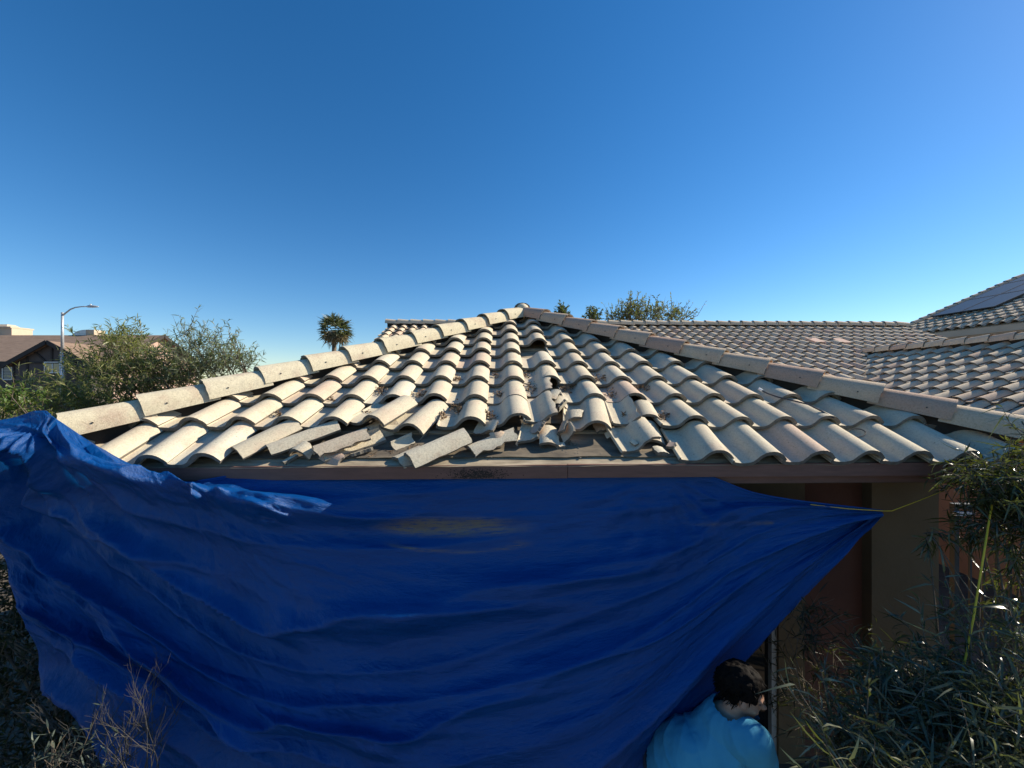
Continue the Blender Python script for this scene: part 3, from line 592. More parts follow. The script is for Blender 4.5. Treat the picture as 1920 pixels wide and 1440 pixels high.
# ------------------------------------------------------------------ blue tarp
def tarp():
    T = [
     [(-120,800,2.16),(0,787,2.18),(70,770,2.22),(113,790,2.24),(237,866,2.27),(345,902,2.30),(500,884,2.412),(820,874,2.44),(1240,874,2.475),(1430,928,2.44),(1655,958,2.38)],
     [(-120,860,2.08),(-20,840,2.10),(70,830,2.12),(130,860,2.14),(250,905,2.16),(360,935,2.235),(480,958,2.245),(800,985,2.36),(1240,960,2.40),(1430,945,2.41),(1655,960,2.375)],
     [(-60,950,2.04),(15,925,2.04),(90,935,2.05),(170,970,2.06),(290,1015,2.07),(400,1045,2.08),(540,1075,2.10),(820,1095,2.20),(1230,1065,2.28),(1430,1000,2.34),(1654,962,2.37)],
     [(5,1045,2.0),(55,1045,1.99),(130,1070,1.98),(220,1110,1.98),(340,1160,1.98),(450,1190,1.99),(600,1215,2.0),(840,1225,2.05),(1195,1175,2.14),(1410,1065,2.25),(1653,963,2.365)],
     [(28,1125,1.96),(85,1145,1.93),(160,1170,1.90),(260,1215,1.89),(390,1275,1.88),(510,1315,1.88),(660,1335,1.89),(860,1340,1.92),(1155,1290,2.0),(1390,1130,2.17),(1652,964,2.36)],
     [(48,1180,1.93),(115,1215,1.87),(190,1250,1.82),(330,1322,1.80),(470,1392,1.79),(590,1420,1.79),(730,1440,1.80),(890,1440,1.82),(1125,1395,1.89),(1370,1195,2.16),(1651,965,2.36)],
     [(78,1235,1.97),(135,1290,1.98),(230,1350,1.96),(370,1420,1.92),(500,1480,1.88),(640,1520,1.86),(790,1540,1.85),(930,1540,1.86),(1120,1500,1.98),(1330,1290,2.16),(1651,966,2.355)],
     [(130,1330,2.0),(190,1400,2.02),(290,1480,2.0),(420,1560,1.95),(560,1620,1.91),(700,1650,1.9),(850,1660,1.9),(980,1650,1.9),(1140,1600,2.02),(1340,1290,2.18),(1650,967,2.355)],
     [(240,1440,2.05),(300,1520,2.06),(380,1620,2.04),(480,1700,2.0),(620,1760,1.96),(760,1790,1.95),(900,1800,1.94),(1010,1780,1.93),(1140,1660,2.06),(1310,1325,2.18),(1650,968,2.35)],
    ]
    def back(r, c, p):                                           # hang far enough under the eave to stay in its shade
        x, y, Y = p
        if r >= 2 or (r == 1 and c >= 7): Y = max(Y, (2.564 + (.09 if r < 3 else .24)) / (1 + (y - 720) / 1532.))
        if r >= 6 and c <= 6: Y += (.12, .26, .34)[r - 6]            # the lower left hangs back below its ridge
        return list(px(x, y, Y))
    Gd = np.array([[back(r, c, p) for c, p in enumerate(row)] for r, row in enumerate(T)]); nr, nc, _ = Gd.shape
    def cr(P, t):                                                # Catmull-Rom along axis 0
        n = len(P); i = min(int(t), n - 2); a = t - i
        p0 = P[i-1] if i > 0 else 2 * P[0] - P[1]; p1, p2 = P[i], P[i+1]; p3 = P[i+2] if i + 2 < n else 2 * P[-1] - P[-2]
        return .5 * ((2*p1) + (-p0+p2)*a + (2*p0-5*p1+4*p2-p3)*a*a + (-p0+3*p1-3*p2+p3)*a**3)
    NS, NT = 330, 240
    S = np.linspace(0, nc - 1, NS); TT = np.linspace(0, nr - 1, NT)
    rows = np.array([cr(Gd, t) for t in TT])                     # NT x nc x 3
    pos = np.array([[cr(rows[i], s) for s in S] for i in range(NT)])
    du = np.gradient(pos, axis=1); dt = np.gradient(pos, axis=0); nm = np.cross(dt, du); nm /= np.linalg.norm(nm, axis=2, keepdims=True) + 1e-9
    nm[nm[:, :, 1] > 0] *= -1
    disp = np.zeros((NT, NS)); dirt = np.zeros((NT, NS)); P1 = np.array(px(1240, 886, 2.45)); PL = np.array(px(60, 778, 2.15)); PR = np.array(px(1655, 960, 2.37))
    rnd = random.Random(5)
    def ridge(x): return 1 - abs(2 * (x - math.floor(x)) - 1)
    for i, t in enumerate(TT):
        for j, s in enumerate(S):
            p = pos[i, j]; q = Vector((s * .55, t * 1.0, 0)); w = mnoise.fractal(q * .8, 1, 2, 3)
            top = min(1, t / .8) if s > 5.2 else .15 + .85 * min(1, t / 1.0)
            gR = math.exp(-((10 - s) / 2.2) ** 2)
            # swags that run from the gathered left end down to the middle and up to the tied right corner
            sag = 2.3 * math.sin(math.pi * (s / 10) ** 1.15)
            x1 = (t - sag) * .55 + .50 * w + .3; x2 = (t - sag * .9) * 1.25 + .9 * mnoise.noise(Vector((s * .4, t * .7, 4)))
            m2 = .35 + .9 * max(0, .25 + mnoise.noise(Vector((s * .45, t * .5, 14))))
            fold = .115 * (ridge(x1) ** 2.2 - .33) + .070 * m2 * (ridge(x2) ** 2.2 - .3)
            # tighter pleats near both gathered ends
            dl = np.linalg.norm(p - PL); dr = np.linalg.norm(p - PR)
            aL = math.atan2(p[2] - PL[2], p[0] - PL[0]); aR = math.atan2(p[2] - PR[2], p[0] - PR[0])
            fold += .052 * math.exp(-(dl / 1.0) ** 2) * min(1, dl / .25) * (ridge(aL * 2.9 + .35 * mnoise.noise(Vector((dl * 1.5, 1, 2)))) ** 1.6 - .35)
            fold += .070 * math.exp(-(dr / 1.05) ** 2) * min(1, dr / .45) * (ridge(aR * 4.3 + .30 * mnoise.noise(Vector((dr * 1.5, 3, 2)))) ** 1.8 - .33)
            # puckers below the nail at the fascia
            d1 = np.linalg.norm(p - P1); a1 = math.atan2(p[2] - P1[2], p[0] - P1[0])
            fold += .058 * math.exp(-(d1 / .60) ** 2) * min(1, d1 / .22) * (ridge(a1 * 3.1 + .4 * mnoise.noise(Vector((d1 * 2.5, 8, 2)))) ** 1.8 - .33)
            cr_ = .010 * mnoise.fractal(Vector((s * 2.0, t * 2.2 - sag * 1.6, 7)), 1, 2, 5) + .007 * (ridge(2.5 * mnoise.noise(Vector((s * 1.2, t * 1.4 - sag, 3)))) ** 4)
            cr_ *= .5 + 1.2 * max(0, mnoise.noise(Vector((s * .7, t * .8, 12))) + .3)
            led = math.exp(-((t - 1.0) / .22) ** 2 - ((s - 6.08) / .20) ** 2) + .9 * math.exp(-((t - .86) / .20) ** 2 - ((s - 5.22) / .15) ** 2) + .6 * math.exp(-((t - .8) / .15) ** 2 - ((s - 5.68) / .09) ** 2)
            cr_ += led * (.085 + .075 * mnoise.fractal(Vector((s * 6, t * 9, 31)), 1, 2, 4))
            cr_ += .012 * math.exp(-(d1 / .5) ** 2) * min(1, d1 / .12) * mnoise.fractal(Vector((a1 * 5, d1 * 4, 5)), 1, 2, 4)
            disp[i, j] = (fold * (1 - .75 * gR) * 1.0 + cr_ * (1 - .9 * gR)) * top * min(1, .15 + s / .9) - (.26 * max(0, (t - 6.9) / 1.1) ** 2 if s > 6.5 else 0)
            # dust left by dried puddles
            X = (p[0] / p[1]) * F + 960; Z = 720 - (p[2] - CZ) / p[1] * F
            n1 = mnoise.fractal(Vector((X * .012, Z * .05, 1)), 1, 2, 4)
            e1 = ((X - 850) / 165) ** 2 + ((Z - 988) / 22) ** 2; e2 = ((X - 855) / 140) ** 2 + ((Z - 1016) / 19) ** 2
            ring_ = math.exp(-((e2 - .8) / .16) ** 2) * .6 * min(1, max(.15, (Z - 1008) / 14))
            dirt[i, j] = max(max(0, 1 - e1) * (.8 + .9 * n1), ring_ * (.75 + .8 * n1)) 
            e3 = abs(Z - (985 - (X - 1290) * .03)) / 5 if 1285 < X < 1455 else 9
            dirt[i, j] += .5 * max(0, 1 - e3) * max(0, .6 + n1)
    pos += nm * disp[:, :, None]
    me = bpy.data.meshes.new('tarp'); v = pos.reshape(-1, 3)
    f = [(i*NS+j, i*NS+j+1, (i+1)*NS+j+1, (i+1)*NS+j) for i in range(NT-1) for j in range(NS-1)]
    me.from_pydata([tuple(map(float, q)) for q in v], [], f); me.polygons.foreach_set('use_smooth', [True] * len(f))
    a = me.attributes.new('dirt', 'FLOAT', 'POINT'); a.data.foreach_set('value', np.clip(dirt, 0, 1).ravel().astype(np.float32))
    uv = me.uv_layers.new(name='UVMap'); li = np.empty(len(me.loops), np.int32); me.loops.foreach_get('vertex_index', li)
    UVv = np.stack([np.tile(S / (nc-1) * 4.2, NT), np.repeat(TT / (nr-1) * 2.4, NS)], 1); uv.data.foreach_set('uv', UVv[li].astype(np.float32).ravel())
    m, nt, b, out = new_mat('blue_tarp'); uvv = coord(nt, 'UV')
    n0 = noise(nt, uvv, 2.2, 5, .6); base = ramp(nt, n0, [(.3, (.0006, .058, .235)), (.7, (.0009, .079, .30))])
    at = N(nt, 'ShaderNodeAttribute'); at.attribute_name = 'dirt'
    gr = noise(nt, coord(nt, 'UV', (1, 4, 1)), 26, 5, .75)
    mm = N(nt, 'ShaderNodeMath', operation='MULTIPLY'); nt.links.new(at.outputs['Fac'], mm.inputs[0]); nt.links.new(ramp(nt, gr, [(.40, (.15,)*3), (.50, (1.4,)*3)]), mm.inputs[1])
    base = mixc(nt, mm.outputs[0], base, (.21, .185, .155))
    spk = noise(nt, uvv, 30, 2, .5); base = mixc(nt, ramp(nt, spk, [(.76, (0,)*3), (.79, (.35,)*3)]), base, (.30, .38, .48))
    nt.links.new(base, b.inputs['Base Color']); b.inputs['Roughness'].default_value = .36; b.inputs['Specular IOR Level'].default_value = .40
    # crinkles, packing creases on a square grid and the woven scrim
    hgt = noise(nt, coord(nt, 'UV', (1, 1.4, 1)), 8, 8, .68)
    def crease(axis, sc, off):
        sp_ = nt.nodes.new('ShaderNodeSeparateXYZ'); nz = N(nt, 'ShaderNodeTexNoise', Scale=2.0, Detail=3.0); mx_ = nt.nodes.new('ShaderNodeVectorMath'); mx_.operation = 'MULTIPLY_ADD'
        nt.links.new(uvv, nz.inputs['Vector']); nt.links.new(nz.outputs['Color'], mx_.inputs[0]); mx_.inputs[1].default_value = (.07, .07, 0); nt.links.new(uvv, mx_.inputs[2]); nt.links.new(mx_.outputs[0], sp_.inputs[0])
        a_ = N(nt, 'ShaderNodeMath', operation='MULTIPLY_ADD'); nt.links.new(sp_.outputs[axis], a_.inputs[0]); a_.inputs[1].default_value = sc; a_.inputs[2].default_value = off
        p_ = N(nt, 'ShaderNodeMath', operation='PINGPONG'); nt.links.new(a_.outputs[0], p_.inputs[0]); p_.inputs[1].default_value = .5
        return ramp(nt, p_.outputs[0], [(0.0, (1,)*3), (.05, (.25,)*3), (.12, (0,)*3)])
    hc_ = mixc(nt, .22, hgt, crease('X', 2.3, .2), 'ADD'); hc_ = mixc(nt, .22, hc_, crease('Y', 2.3, .35), 'ADD')
    def crumple(sc):
        vo = nt.nodes.new('ShaderNodeTexVoronoi'); vo.feature = 'DISTANCE_TO_EDGE'; vo.inputs['Scale'].default_value = sc
        nz = N(nt, 'ShaderNodeTexNoise', Scale=sc * .4, Detail=3.0); ad = nt.nodes.new('ShaderNodeVectorMath'); ad.operation = 'MULTIPLY_ADD'
        nt.links.new(uvv, nz.inputs['Vector']); nt.links.new(nz.outputs['Color'], ad.inputs[0]); ad.inputs[1].default_value = (.5 / sc * 3, .5 / sc * 3, 0); nt.links.new(uvv, ad.inputs[2]); nt.links.new(ad.outputs[0], vo.inputs['Vector'])
        return ramp(nt, vo.outputs['Distance'], [(0.0, (0,)*3), (.10, (.55,)*3), (.45, (1,)*3)])
    hc_ = mixc(nt, .16, hc_, crumple(5.5), 'ADD'); pass
    bump(nt, b, hc_, .85, .028)
    tr = nt.nodes.new('ShaderNodeBsdfTranslucent'); nt.links.new(mixc(nt, .5, base, (.003, .17, .55)), tr.inputs[0])
    mx = nt.nodes.new('ShaderNodeMixShader'); mx.inputs[0].default_value = .16
    nt.links.new(b.outputs[0], mx.inputs[1]); nt.links.new(tr.outputs[0], mx.inputs[2]); nt.links.new(mx.outputs[0], out.inputs[0])
    tp = link('tarp', me, m); j0 = int(NS * .52)
    hem = MB(); hem.tube([Vector([float(q) for q in pos[0, j]]) for j in range(j0, NS, 2)], .006, 6); hem.build('hem', m, tp)
    hem = MB(); hem.tube([Vector([float(q) for q in pos[NT - 1, j]]) for j in range(int(NS * .62), NS, 2)], .006, 6); hem.build('hem', m, tp)
    o = tp; tag(o, 'big crumpled blue plastic tarp hung below the broken eave, tied at its right corner', 'tarp')
tarp()
# yellow ropes
def rope(pts, r, label):
    mb = MB(); P = [Vector(p) for p in pts]; d = []
    for a, b in zip(P, P[1:]):
        for t in np.linspace(0, 1, 8)[:-1]: d.append(a.lerp(b, float(t)))
    d.append(P[-1]); mb.tube(d, r, 7, tint=.5); o = mb.build('rope', M_ROPE); recentre(o); tag(o, label, 'rope')
rope([px(1520, 946, 2.38), px(1590, 954, 2.37), px(1655, 958, 2.36), px(1672, 958, 2.37), px(1720, 940, 2.42), px(1792, 911, 2.5)], .0024, 'thin yellow rope along the tarp hem to the pier, tied at the right corner')
rope([px(1862, 935, 2.16), px(1853, 985, 2.06), px(1846, 1030, 1.96), px(1825, 1160, 1.84), px(1800, 1285, 1.74), px(1790, 1340, 1.70), px(1775, 1800, 1.60)], .0042, 'steep bright yellow rope hanging among the right hand shrub')

# ------------------------------------------------------------------ foliage
def leaves(mb_name, B, D, L, Wd, rnd, droop=.35, mat=None, parent=None, name='foliage', stuff=False):
    """N curved narrow leaves; B bases, D unit directions, L lengths, Wd widths (numpy)"""
    n = len(B); g = rnd.normal(size=(n, 3)); S_ = np.cross(D, g); S_ /= np.linalg.norm(S_, axis=1, keepdims=True) + 1e-9
    Nn = np.cross(S_, D); bend = rnd.normal(0, droop, n)[:, None]
    st = [0, .33, .7, 1.0]; wd = [.30, 1.0, .75, .06]; V = []
    for t, w in zip(st, wd):
        c = B + D * (L * t)[:, None] + Nn * (bend * (L * t * t)[:, None]) + np.array([0, 0, -1.0]) * (droop * .5 * L * t * t)[:, None]
        V.append(c - S_ * (Wd * w)[:, None]); V.append(c + S_ * (Wd * w)[:, None])
    V = np.stack(V, 1).reshape(-1, 3); base = np.arange(n) * 8
    F_ = np.concatenate([np.stack([base+2*k, base+2*k+1, base+2*k+3, base+2*k+2], 1) for k in range(3)])
    me = bpy.data.meshes.new(name); me.vertices.add(len(V)); me.vertices.foreach_set('co', V.astype(np.float32).ravel())
    nf = len(F_); me.loops.add(nf * 4); me.polygons.add(nf); me.loops.foreach_set('vertex_index', F_.astype(np.int32).ravel())
    me.polygons.foreach_set('loop_start', np.arange(0, nf * 4, 4, dtype=np.int32)); me.polygons.foreach_set('loop_total', np.full(nf, 4, np.int32))
    tint = np.clip(rnd.normal(.5, .25, n), 0, 1); a = me.attributes.new('tint', 'FLOAT', 'FACE'); a.data.foreach_set('value', np.tile(tint, 3).astype(np.float32))
    me.update(calc_edges=True); me.validate(); return link(name, me, mat, parent)
def shrub(name, label, cat, base, blobs, leaf_len, leaf_w, mat, seed=0, twig=.3, per=14, up=.5, out=.6, droop=.35, bark=None, stem_r=.02, nstem=9, group=None, top_parts=('foliage', 'stems'), twig_r=.004, trunk=None):
    """blobs: (centre, (rx,ry,rz), number of twigs). Twigs grow out of the blobs, leaves sit along the twigs, stems join twigs to the base."""
    rnd = np.random.default_rng(seed); root = empty(name, base, label, cat, group); base = Vector(base)
    Bs, Ds, Ls, Ws = [], [], [], []; st = MB(); starts = []
    for (c, r, n) in blobs:
        c = np.array(c); r = np.array(r)
        d = rnd.normal(size=(n, 3)); d /= np.linalg.norm(d, axis=1, keepdims=True); rad = rnd.random(n) ** .42
        p = c + d * r * rad[:, None] * (1 + .25 * rnd.normal(size=(n, 1)))
        dirn = d * out + np.array([0, 0, up]) + rnd.normal(0, .45, (n, 3)); dirn /= np.linalg.norm(dirn, axis=1, keepdims=True)
        tl = twig * rnd.uniform(.5, 1.5, n)
        for k in range(n):
            m = max(3, int(per * rnd.uniform(.6, 1.3))); t = np.sort(rnd.uniform(.05, 1, m)); bendv = rnd.normal(0, .18, 3)
            q = p[k] + dirn[k] * (tl[k] * t)[:, None] + bendv * (tl[k] * t * t)[:, None]
            ld = dirn[k] * .75 + rnd.normal(0, .55, (m, 3)); ld /= np.linalg.norm(ld, axis=1, keepdims=True)
            Bs.append(q); Ds.append(ld); l = leaf_len * rnd.uniform(.55, 1.35, m); Ls.append(l); Ws.append(leaf_w * rnd.uniform(.7, 1.2, m) * .5)
            if twig_r > 0:
                e = p[k] + dirn[k] * tl[k] + bendv * tl[k]; mid = p[k] + dirn[k] * tl[k] * .5 + bendv * tl[k] * .25
                st.tube([Vector(p[k] - dirn[k] * .05), Vector(mid), Vector(e)], [twig_r, twig_r * .8, twig_r * .3], 4, cap=False)
        starts += [Vector(p[i]) for i in rnd.choice(n, min(n, max(2, nstem // len(blobs) + 1)), replace=False)]
    leaves(name, np.concatenate(Bs), np.concatenate(Ds), np.concatenate(Ls), np.concatenate(Ws), rnd, droop, mat, root, top_parts[0])
    if trunk:                                                    # one trunk that forks
        st.tube([base, base.lerp(Vector(trunk), .5) + Vector((.03, .02, 0)), Vector(trunk)], [stem_r * 2.2, stem_r * 1.8, stem_r * 1.5], 9)
    for s_ in starts:
        a = Vector(trunk) if trunk else base + Vector((rnd.normal(0, .08), rnd.normal(0, .08), 0)); mid = a.lerp(s_, .55) + Vector((rnd.normal(0, .06), rnd.normal(0, .06), .12 * (s_.z - a.z)))
        st.tube([a, a.lerp(mid, .5) + Vector((rnd.normal(0, .03), rnd.normal(0, .03), 0)), mid, s_], [stem_r, stem_r * .8, stem_r * .55, stem_r * .25], 6)
    st.build(top_parts[1], bark or M_BARK, root); return root

def P3(x, y, Y): return tuple(px(x, y, Y))
# tall sunlit acacias beyond the left hip
shrub('acacia_shrub', 'large sunlit willow-leaved shrub in front of the brown house', 'shrub', (-5.0, 7.2, 0),
      [(P3(222, 718, 7.0), (.85, .8, .42), 230), (P3(236, 672, 7.0), (.36, .5, .36), 110), (P3(222, 640, 7.0), (.22, .3, .16), 34), (P3(140, 772, 6.8), (.60, .8, .22), 130), (P3(300, 715, 7.0), (.65, .6, .38), 190), (P3(66, 735, 6.8), (.12, .3, .20), 26), (P3(170, 790, 6.8), (1.3, .8, .5), 240)],
      .110, .015, M_LEAF, 41, twig=.30, per=16, up=.75, out=.6, droop=.4, stem_r=.03, nstem=14)
shrub('acacia_shrub', 'looser grey-green willow-leaved shrub against the sky, right of the brown house', 'shrub', (-4.2, 7.6, 0),
      [(P3(365, 695, 7.0), (.70, .6, .32), 200), (P3(362, 658, 7.0), (.28, .35, .22), 40), (P3(345, 625, 7.0), (.08, .1, .10), 7), (P3(425, 686, 7.0), (.40, .4, .20), 70), (P3(405, 645, 7.0), (.18, .2, .16), 10), (P3(430, 630, 7.0), (.08, .1, .10), 5), (P3(445, 682, 7.1), (.25, .3, .12), 24)],
      .100, .013, M_LEAFB, 42, twig=.30, per=14, up=.95, out=.5, droop=.35, stem_r=.025, nstem=10)
shrub('leafy_shrub', 'low bright green leafy shrub at the left edge above the tarp', 'shrub', (-5.6, 5.8, 0),
      [(P3(35, 752, 5.6), (.28, .3, .12), 60), (P3(0, 785, 5.4), (.4, .4, .18), 60)],
      .06, .024, M_LEAFG, 43, twig=.16, per=12, up=.6, stem_r=.02, nstem=8)
# right hand shrubs near the camera
shrub('oleander_shrub', 'tall dark glossy shrub covering the right corner of the broken eave', 'shrub', (3.0, 2.15, 0),
      [(P3(1905, 915, 2.15), (.15, .22, .15), 110), (P3(1945, 955, 2.1), (.20, .22, .20), 110), (P3(1880, 985, 2.15), (.11, .2, .11), 48), (P3(1945, 860, 2.2), (.12, .2, .12), 40), (P3(1945, 1090, 2.1), (.12, .25, .26), 40), (P3(1830, 905, 2.2), (.04, .08, .05), 12), (P3(1745, 1000, 2.25), (.03, .05, .04), 6)],
      .062, .0085, M_LEAFD, 51, twig=.13, per=13, up=.0, out=.7, droop=.95, stem_r=.009, nstem=16, twig_r=.0025)
shrub('oleander_shrub', 'wide silvery green shrub filling the lower right corner in front of the wall', 'shrub', (2.2, 1.55, 0),
      [(P3(1740, 1420, 1.6), (.36, .3, .11), 150), (P3(1870, 1370, 1.65), (.28, .3, .22), 150), (P3(1620, 1455, 1.55), (.16, .2, .03), 44), (P3(1780, 1340, 1.75), (.16, .2, .10), 44), (P3(1890, 1240, 1.75), (.10, .2, .16), 36), (P3(1680, 1300, 1.75), (.06, .1, .07), 12), (P3(1920, 1440, 1.6), (.35, .3, .2), 90)],
      .082, .0095, M_LEAFR, 52, twig=.17, per=12, up=.55, out=.6, droop=1.0, stem_r=.008, nstem=16, twig_r=.0025)
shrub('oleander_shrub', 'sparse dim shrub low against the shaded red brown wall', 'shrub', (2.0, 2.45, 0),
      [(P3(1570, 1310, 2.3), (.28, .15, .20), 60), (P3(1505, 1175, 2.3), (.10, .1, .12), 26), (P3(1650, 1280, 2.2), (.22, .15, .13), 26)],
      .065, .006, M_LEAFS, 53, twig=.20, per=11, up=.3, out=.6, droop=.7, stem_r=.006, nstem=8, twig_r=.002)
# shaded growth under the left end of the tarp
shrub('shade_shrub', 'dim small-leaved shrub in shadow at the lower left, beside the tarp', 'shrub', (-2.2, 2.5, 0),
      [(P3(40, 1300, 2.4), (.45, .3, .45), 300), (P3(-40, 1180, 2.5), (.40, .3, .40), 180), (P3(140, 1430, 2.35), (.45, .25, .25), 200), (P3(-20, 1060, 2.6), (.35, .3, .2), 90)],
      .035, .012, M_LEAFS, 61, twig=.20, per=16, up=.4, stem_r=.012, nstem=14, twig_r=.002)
shrub('sage_plant', 'pale grey-green sprig at the bottom left edge', 'plant', (-1.95, 1.72, 0),
      [(P3(100, 1440, 1.75), (.10, .08, .04), 22), (P3(180, 1470, 1.75), (.10, .1, .03), 12)],
      .045, .007, M_SAGE, 62, twig=.12, per=10, up=.8, stem_r=.005, nstem=10, twig_r=.002)
def bare_twigs():
    rnd = random.Random(9); mb = MB(); base = px(215, 1530, 1.82); 
    def grow(p, d, L, r, lev):
        pts = [p]; q = p.copy(); dd = d.copy()
        for i in range(4):
            dd = (dd + Vector((rnd.gauss(0, .14), rnd.gauss(0, .12), .05))).normalized(); q = q + dd * L / 4; pts.append(q.copy())
            if lev < 3 and i > 0:
                for _ in range(rnd.choice([1, 1, 2])):
                    grow(q.copy(), (dd + Vector((rnd.gauss(0, .55), rnd.gauss(0, .4), .15))).normalized(), L * rnd.uniform(.4, .65), r * .55, lev + 1)
        mb.tube(pts, [r, r * .85, r * .7, r * .55, r * .3], 5, cap=False)
    for k in range(6): grow(base + Vector((rnd.gauss(0, .06), rnd.gauss(0, .05), 0)), Vector((rnd.gauss(.05, .3), rnd.gauss(0, .12), 1)).normalized(), rnd.uniform(.26, .42), .0045, 0)
    for k in range(4): grow(px(290, 1530, 1.82) + Vector((rnd.gauss(0, .04), 0, 0)), Vector((rnd.gauss(0, .15), rnd.gauss(0, .1), 1)).normalized(), rnd.uniform(.28, .42), .0032, 1)
    mb.tube([Vector((base.x, base.y, 0)), base], [.014, .010], 6)
    o = mb.build('bare_shrub', M_TWIG); recentre(o); tag(o, 'leafless grey twiggy shrub in front of the lower left tarp', 'shrub')
bare_twigs()
# distant trees
shrub('desert_tree', 'airy yellow-green tree rising behind the back roof ridge', 'tree', (5.6, 21, 0),
      [(P3(1210, 597, 21), (1.5, 1.2, .55), 170), (P3(1190, 582, 21), (.65, .8, .45), 60), (P3(1265, 598, 21), (.95, .9, .40), 80), (P3(1160, 600, 21), (.8, .7, .30), 60)],
      .16, .05, M_FARLEAF, 71, twig=.55, per=9, up=.8, out=.5, stem_r=.05, nstem=22, top_parts=('crown', 'trunk'), twig_r=.012, trunk=(6.4, 21, 4.2))
for (x, y, s_, sd_, lb) in ((1055, 580, .28, 72, 'small dark treetop just right of the roof peak'), (1112, 586, .40, 73, 'small dark treetop left of the airy yellow-green tree')):
    c = P3(x, y + 10, 20); shrub('evergreen_tree', lb, 'tree', (c[0], 20, 0), [((c[0], 20, c[2]), (s_, s_, .32), 60), ((c[0], 20, c[2] + .25), (s_ * .4, s_ * .4, .2), 16)],
      .14, .05, M_FARDARK, sd_, twig=.22, per=10, up=.9, out=.4, stem_r=.04, nstem=6, top_parts=('crown', 'trunk'), twig_r=.01, trunk=(c[0], 20, c[2] - .6))
def palm():
    c = px(627, 617, 38); root = empty('palm_tree', (c.x, c.y, 0), 'fan palm with a round crown standing alone against the sky', 'palm'); rnd = np.random.default_rng(4)
    mb = MB(); mb.tube([(c.x - .1, c.y, 0), (c.x - .05, c.y, c.z * .5), (c.x, c.y, c.z - .2)], [.28, .22, .20], 10); mb.build('trunk', M_BARK, root)
    def fans(n, el0, el1, R0, stalk, rad, seed):
        B, D, L, W = [], [], [], []; r = np.random.default_rng(seed)
        for k in range(n):
            az = r.uniform(0, 2 * np.pi); el = np.radians(r.uniform(el0, el1)); d = np.array([np.cos(az) * np.cos(el), np.sin(az) * np.cos(el), np.sin(el)])
            hub = np.array(c) + d * stalk * r.uniform(.6, 1.15) + np.array([.38, 0, -.22]) * (k % 3 == 0) + np.array([-.22, 0, .16]) * (k % 3 == 1); side = np.cross(d, [0, 0, 1.0]); side /= np.linalg.norm(side); upv = np.cross(side, d)
            m = 16
            for a in np.linspace(-1.25, 1.25, m):
                dd = d * np.cos(a) + side * np.sin(a) + upv * r.normal(0, .12); dd /= np.linalg.norm(dd)
                B.append(hub); D.append(dd); L.append(rad * r.uniform(.8, 1.15) * (.75 + .25 * np.cos(a))); W.append(.045)
        return np.array(B), np.array(D), np.array(L), np.array(W)
    B, D, L, W = fans(46, -25, 85, 0, .85, .85, 1); leaves('palm', B, D, L, W, rnd, .45, M_PALM, root, 'crown')
    B, D, L, W = fans(26, -70, -25, 0, .8, .8, 2); leaves('palm', B, D, L, W, rnd, .6, M_PALMDRY, root, 'dead_fronds')
palm()

# ------------------------------------------------------------------ street lamp
def lamp():
    D = 30.0; b = px(117, 720, D); b.z = 0; root = empty('street_lamp', b, 'grey street lamp with a curved arm in front of the brown house', 'street lamp')
    t = px(115, 587, D)
    mb = MB(); mb.tube([b, (b.x, b.y, px(0, 660, D).z)], [.16, .125], 10); mb.tube([(b.x, b.y, px(0, 660, D).z), (b.x, b.y, t.z)], [.10, .075], 10); mb.tube([(b.x, b.y, px(0, 660, D).z - .25), (b.x, b.y, px(0, 660, D).z)], [.13, .13], 10); mb.tube([(b.x, b.y, t.z), (b.x, b.y, t.z + .05)], [.095, .06], 10); mb.build('pole', M_STEEL, root)
    mb = MB(); pts = [px(116, 593, D), px(123, 587, D), px(132, 580, D), px(141, 576.5, D), px(152, 575, D), px(166, 574.5, D)]; mb.tube(pts, [.06, .055, .05, .045, .042, .04], 8); mb.build('arm', M_STEEL, root)
    mb = MB(); a = px(164, 574.5, D); bmk = bmesh.new(); bmesh.ops.create_icosphere(bmk, subdivisions=3, radius=1)
    c = px(174, 575, D); mb.add([c + Vector((p.co.x * .46, p.co.y * .16, max(p.co.z, -.35) * .10 * (1.2 - .5 * p.co.x))) for p in bmk.verts], [tuple(q.index for q in fc.verts) for fc in bmk.faces], smooth=True); bmk.free()
    mb.tube([px(170, 573, D), px(170, 570, D)], .05, 8); mb.build('lamp_head', M_STEEL, root)
lamp()

